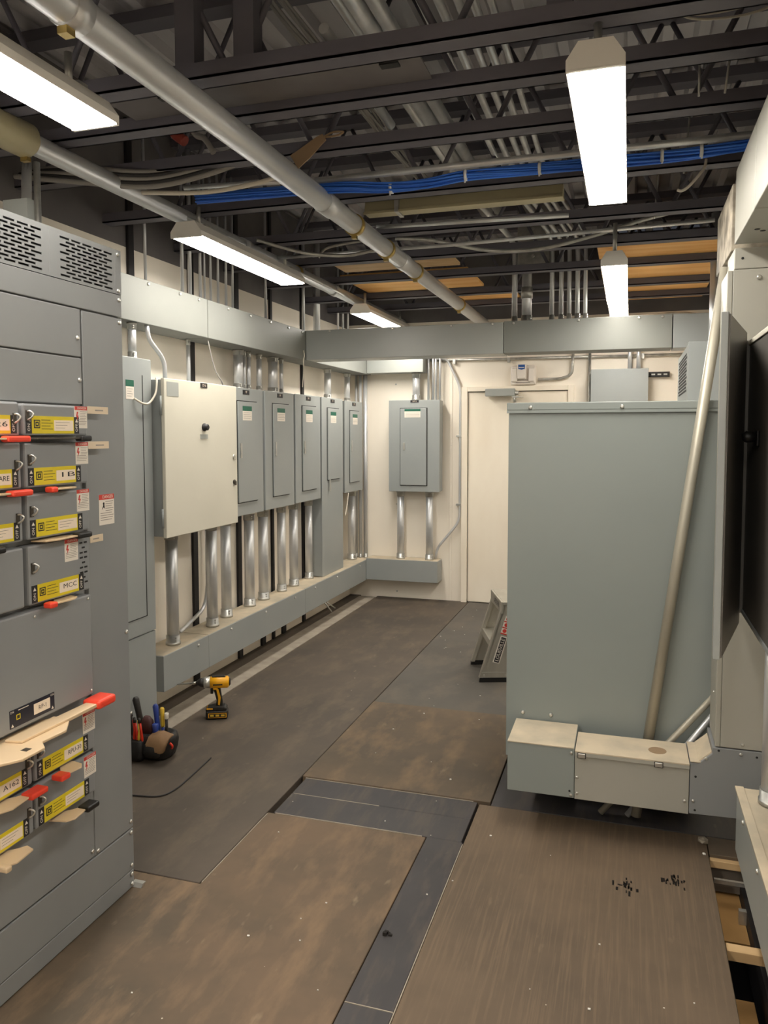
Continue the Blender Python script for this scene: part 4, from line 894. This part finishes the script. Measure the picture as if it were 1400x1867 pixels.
# ------------------------------------------------------------------ step ladder behind the cabinet (local: +y along steps to far side, +x uphill)
lr = root('step_ladder', (-.885,4.90,0), 'small aluminium two-step ladder half hidden behind the big cabinet', 'step ladder', rz=math.radians(19))
def rail(y, name='front_rail'):
    MB().prism([(.0,.03),(.19,.03),(.285,.50),(.145,.50)],'y',y-.003,y+.003).build(name,'aluminium',lr)
    MB().prism([(-.012,.028),(.012,.028),(.158,.502),(.136,.502)],'y',y-.003 if y<.2 else y-.03,y+.03 if y<.2 else y+.003).build('rail_flange','aluminium',lr)
    MB().prism([(-.012,.0),(.20,.0),(.20,.0295),(-.008,.0295)],'y',y-.006,y+.012).build('foot','black',lr)
rail(0.0); rail(.39)
q = B(.004,.19,-.0045,-.0031,.062,.066); q.build('rail_crease','zinc',lr)
for k in range(2): MB().cyl((.02+.14*k,-.003,.045),(.02+.14*k,-.008,.045),.006,8).build('rivet','zinc',lr)
for z, xx in ((.235,.07),):
    B(xx,xx+.13,.004,.386,z,z+.028).build('step','aluminium',lr,.003); B(xx-.008,xx+.002,.004,.386,z-.02,z+.028).build('step_lip','aluminium',lr,.002)
    MB().prism([(xx+.0,z-.02),(xx+.012,z-.02),(xx+.06,z-.10),(xx+.05,z-.10)],'y',.01,.016).build('brace','aluminium',lr)
    MB().prism([(xx+.0,z-.02),(xx+.012,z-.02),(xx+.06,z-.10),(xx+.05,z-.10)],'y',.376,.382).build('brace','aluminium',lr)
B(.14,.36,-.012,.402,.5025,.525).build('top_step','aluminium',lr,.004)
B(.126,.1398,-.012,.402,.448,.525).build('top_apron','aluminium',lr,.003)
for s_, yy in ((0,.03),(1,.36)): MB().prism([(.32,.502),(.355,.502),(.50,.0),(.46,.0)],'y',yy-.015,yy+.015).build('rear_leg','aluminium',lr)
q = MB(); text(q,'LADDER',.05,(.1255,.17,.487),(0,-1,0),(0,0,1),.2); q.build('lettering','print_dark',lr)
sd = Vector((.145,0,.47)).normalized()
def on_rail(s0, s1, off0, off1, y0, y1):
    a = Vector((.015,0,.03)); nrm = Vector((sd.z,0,-sd.x)); q = MB().box(0,1,0,1,0,1)
    q.v = [a+sd*(s0+(s1-s0)*v.z)+nrm*(off0+(off1-off0)*v.x)+Vector((0,y0+(y1-y0)*v.y,0)) for v in q.v]; return q
on_rail(.115,.295,.026,.07,-.0046,-.0031).build('brand_border','sticker',lr,.001)
on_rail(.121,.289,.032,.064,-.0056,-.0047).build('brand_sticker','print_dark',lr)
q = MB(); nrm = Vector((sd.z,0,-sd.x)); c0 = Vector((.015,0,.03))+sd*.205+nrm*.048+Vector((0,-.0062,0))
text(q,'LOUISVILLE',.032,c0,sd,-nrm,.15); q.build('brand_lettering','sticker',lr)
for k in range(3):
    on_rail(.315+.04*k,.347+.04*k,.018,.058,-.0046,-.0031).build('hazard_pictogram','sticker',lr)
    on_rail(.307+.04*k,.315+.04*k,.018,.058,-.0048,-.0031).build('hazard_bar','red_print',lr)
    cc = Vector((.015,0,.03))+sd*(.331+.04*k)+nrm*.038; MB().rings([cc+Vector((0,-.0047,0)),cc+Vector((0,-.0056,0))],.013,10).build('pictogram_mark','red_print',lr)

# ------------------------------------------------------------------ debris and marks on the floor
cable('floor_wire', 'thin dark wire curving across the floor near tool pouch', [(-2.15,2.86,.0045),(-2.05,2.87,.0045),(-1.953,2.895,.0045),(-1.922,2.977,.0045),(-1.927,3.123,.0045),(-1.944,3.325,.0045)], .0035, 'cable_dark', 'wire')
q = MB()
for k in range(5):
    a = random.uniform(0,6.28); q.box(-.708+.009*math.cos(a)-.006,-.708+.009*math.cos(a)+.006,2.285+.01*math.sin(a)-.004,2.285+.01*math.sin(a)+.004,.0014,.004+.002*k)
tag(q.build('dirt_clod', 'pit_dark'), 'dark clod of dirt on the narrow steel floor plate', 'debris')
for i, (x, y, s) in enumerate(((.305,3.19,.022),(.30,3.10,.009))):
    q = MB(); bm = bmesh.new(); bmesh.ops.create_icosphere(bm, subdivisions=1, radius=s)
    for v in bm.verts: v.co *= random.uniform(.75,1.15); v.co.z *= .6
    q.add([v.co+Vector((x,y,s*.55)) for v in bm.verts], [tuple(v.index for v in f.verts) for f in bm.faces]); bm.free()
    tag(q.build('crumb', 'debris' if i else 'dirty_grey'), ['grey lump of rubble on the floor under the low wireway','small white crumb on floor near the low wireway'][i], 'rubble')
q = MB()
for k in range(46):
    cxm, cym = ((.012,2.80) if k%2 else (.185,2.885)); x = cxm+random.gauss(0,.016); y = cym+random.gauss(0,.018); s = random.uniform(.003,.008); l = s*random.uniform(1,5)
    q.box(x-s/2,x+s/2,y-l/2,y+l/2,.0002,.0008)
o = q.build('oil_drops', 'oil'); o['label'] = 'dark splashed drops on the brown floor board'; o['category'] = 'stain'; o['kind'] = 'stuff'
q = MB()
for k in range(60):
    x = random.uniform(-1.4,.25); y = random.uniform(1.7,7.0)
    if -.56 < x and y > 3.0: continue
    s = random.uniform(.0015,.0042); q.box(x-s,x+s,y-s*.7,y+s*.7,.0085,.0105+s*.4) if -1.43<x<-.545 and 3.268<y<4.334 else q.box(x-s,x+s,y-s*.7,y+s*.7,.0012,.003+s*.4)
o = q.build('floor_crumbs', 'debris'); o['label'] = 'tiny white crumbs scattered over the floor boards'; o['category'] = 'debris'; o['kind'] = 'stuff'
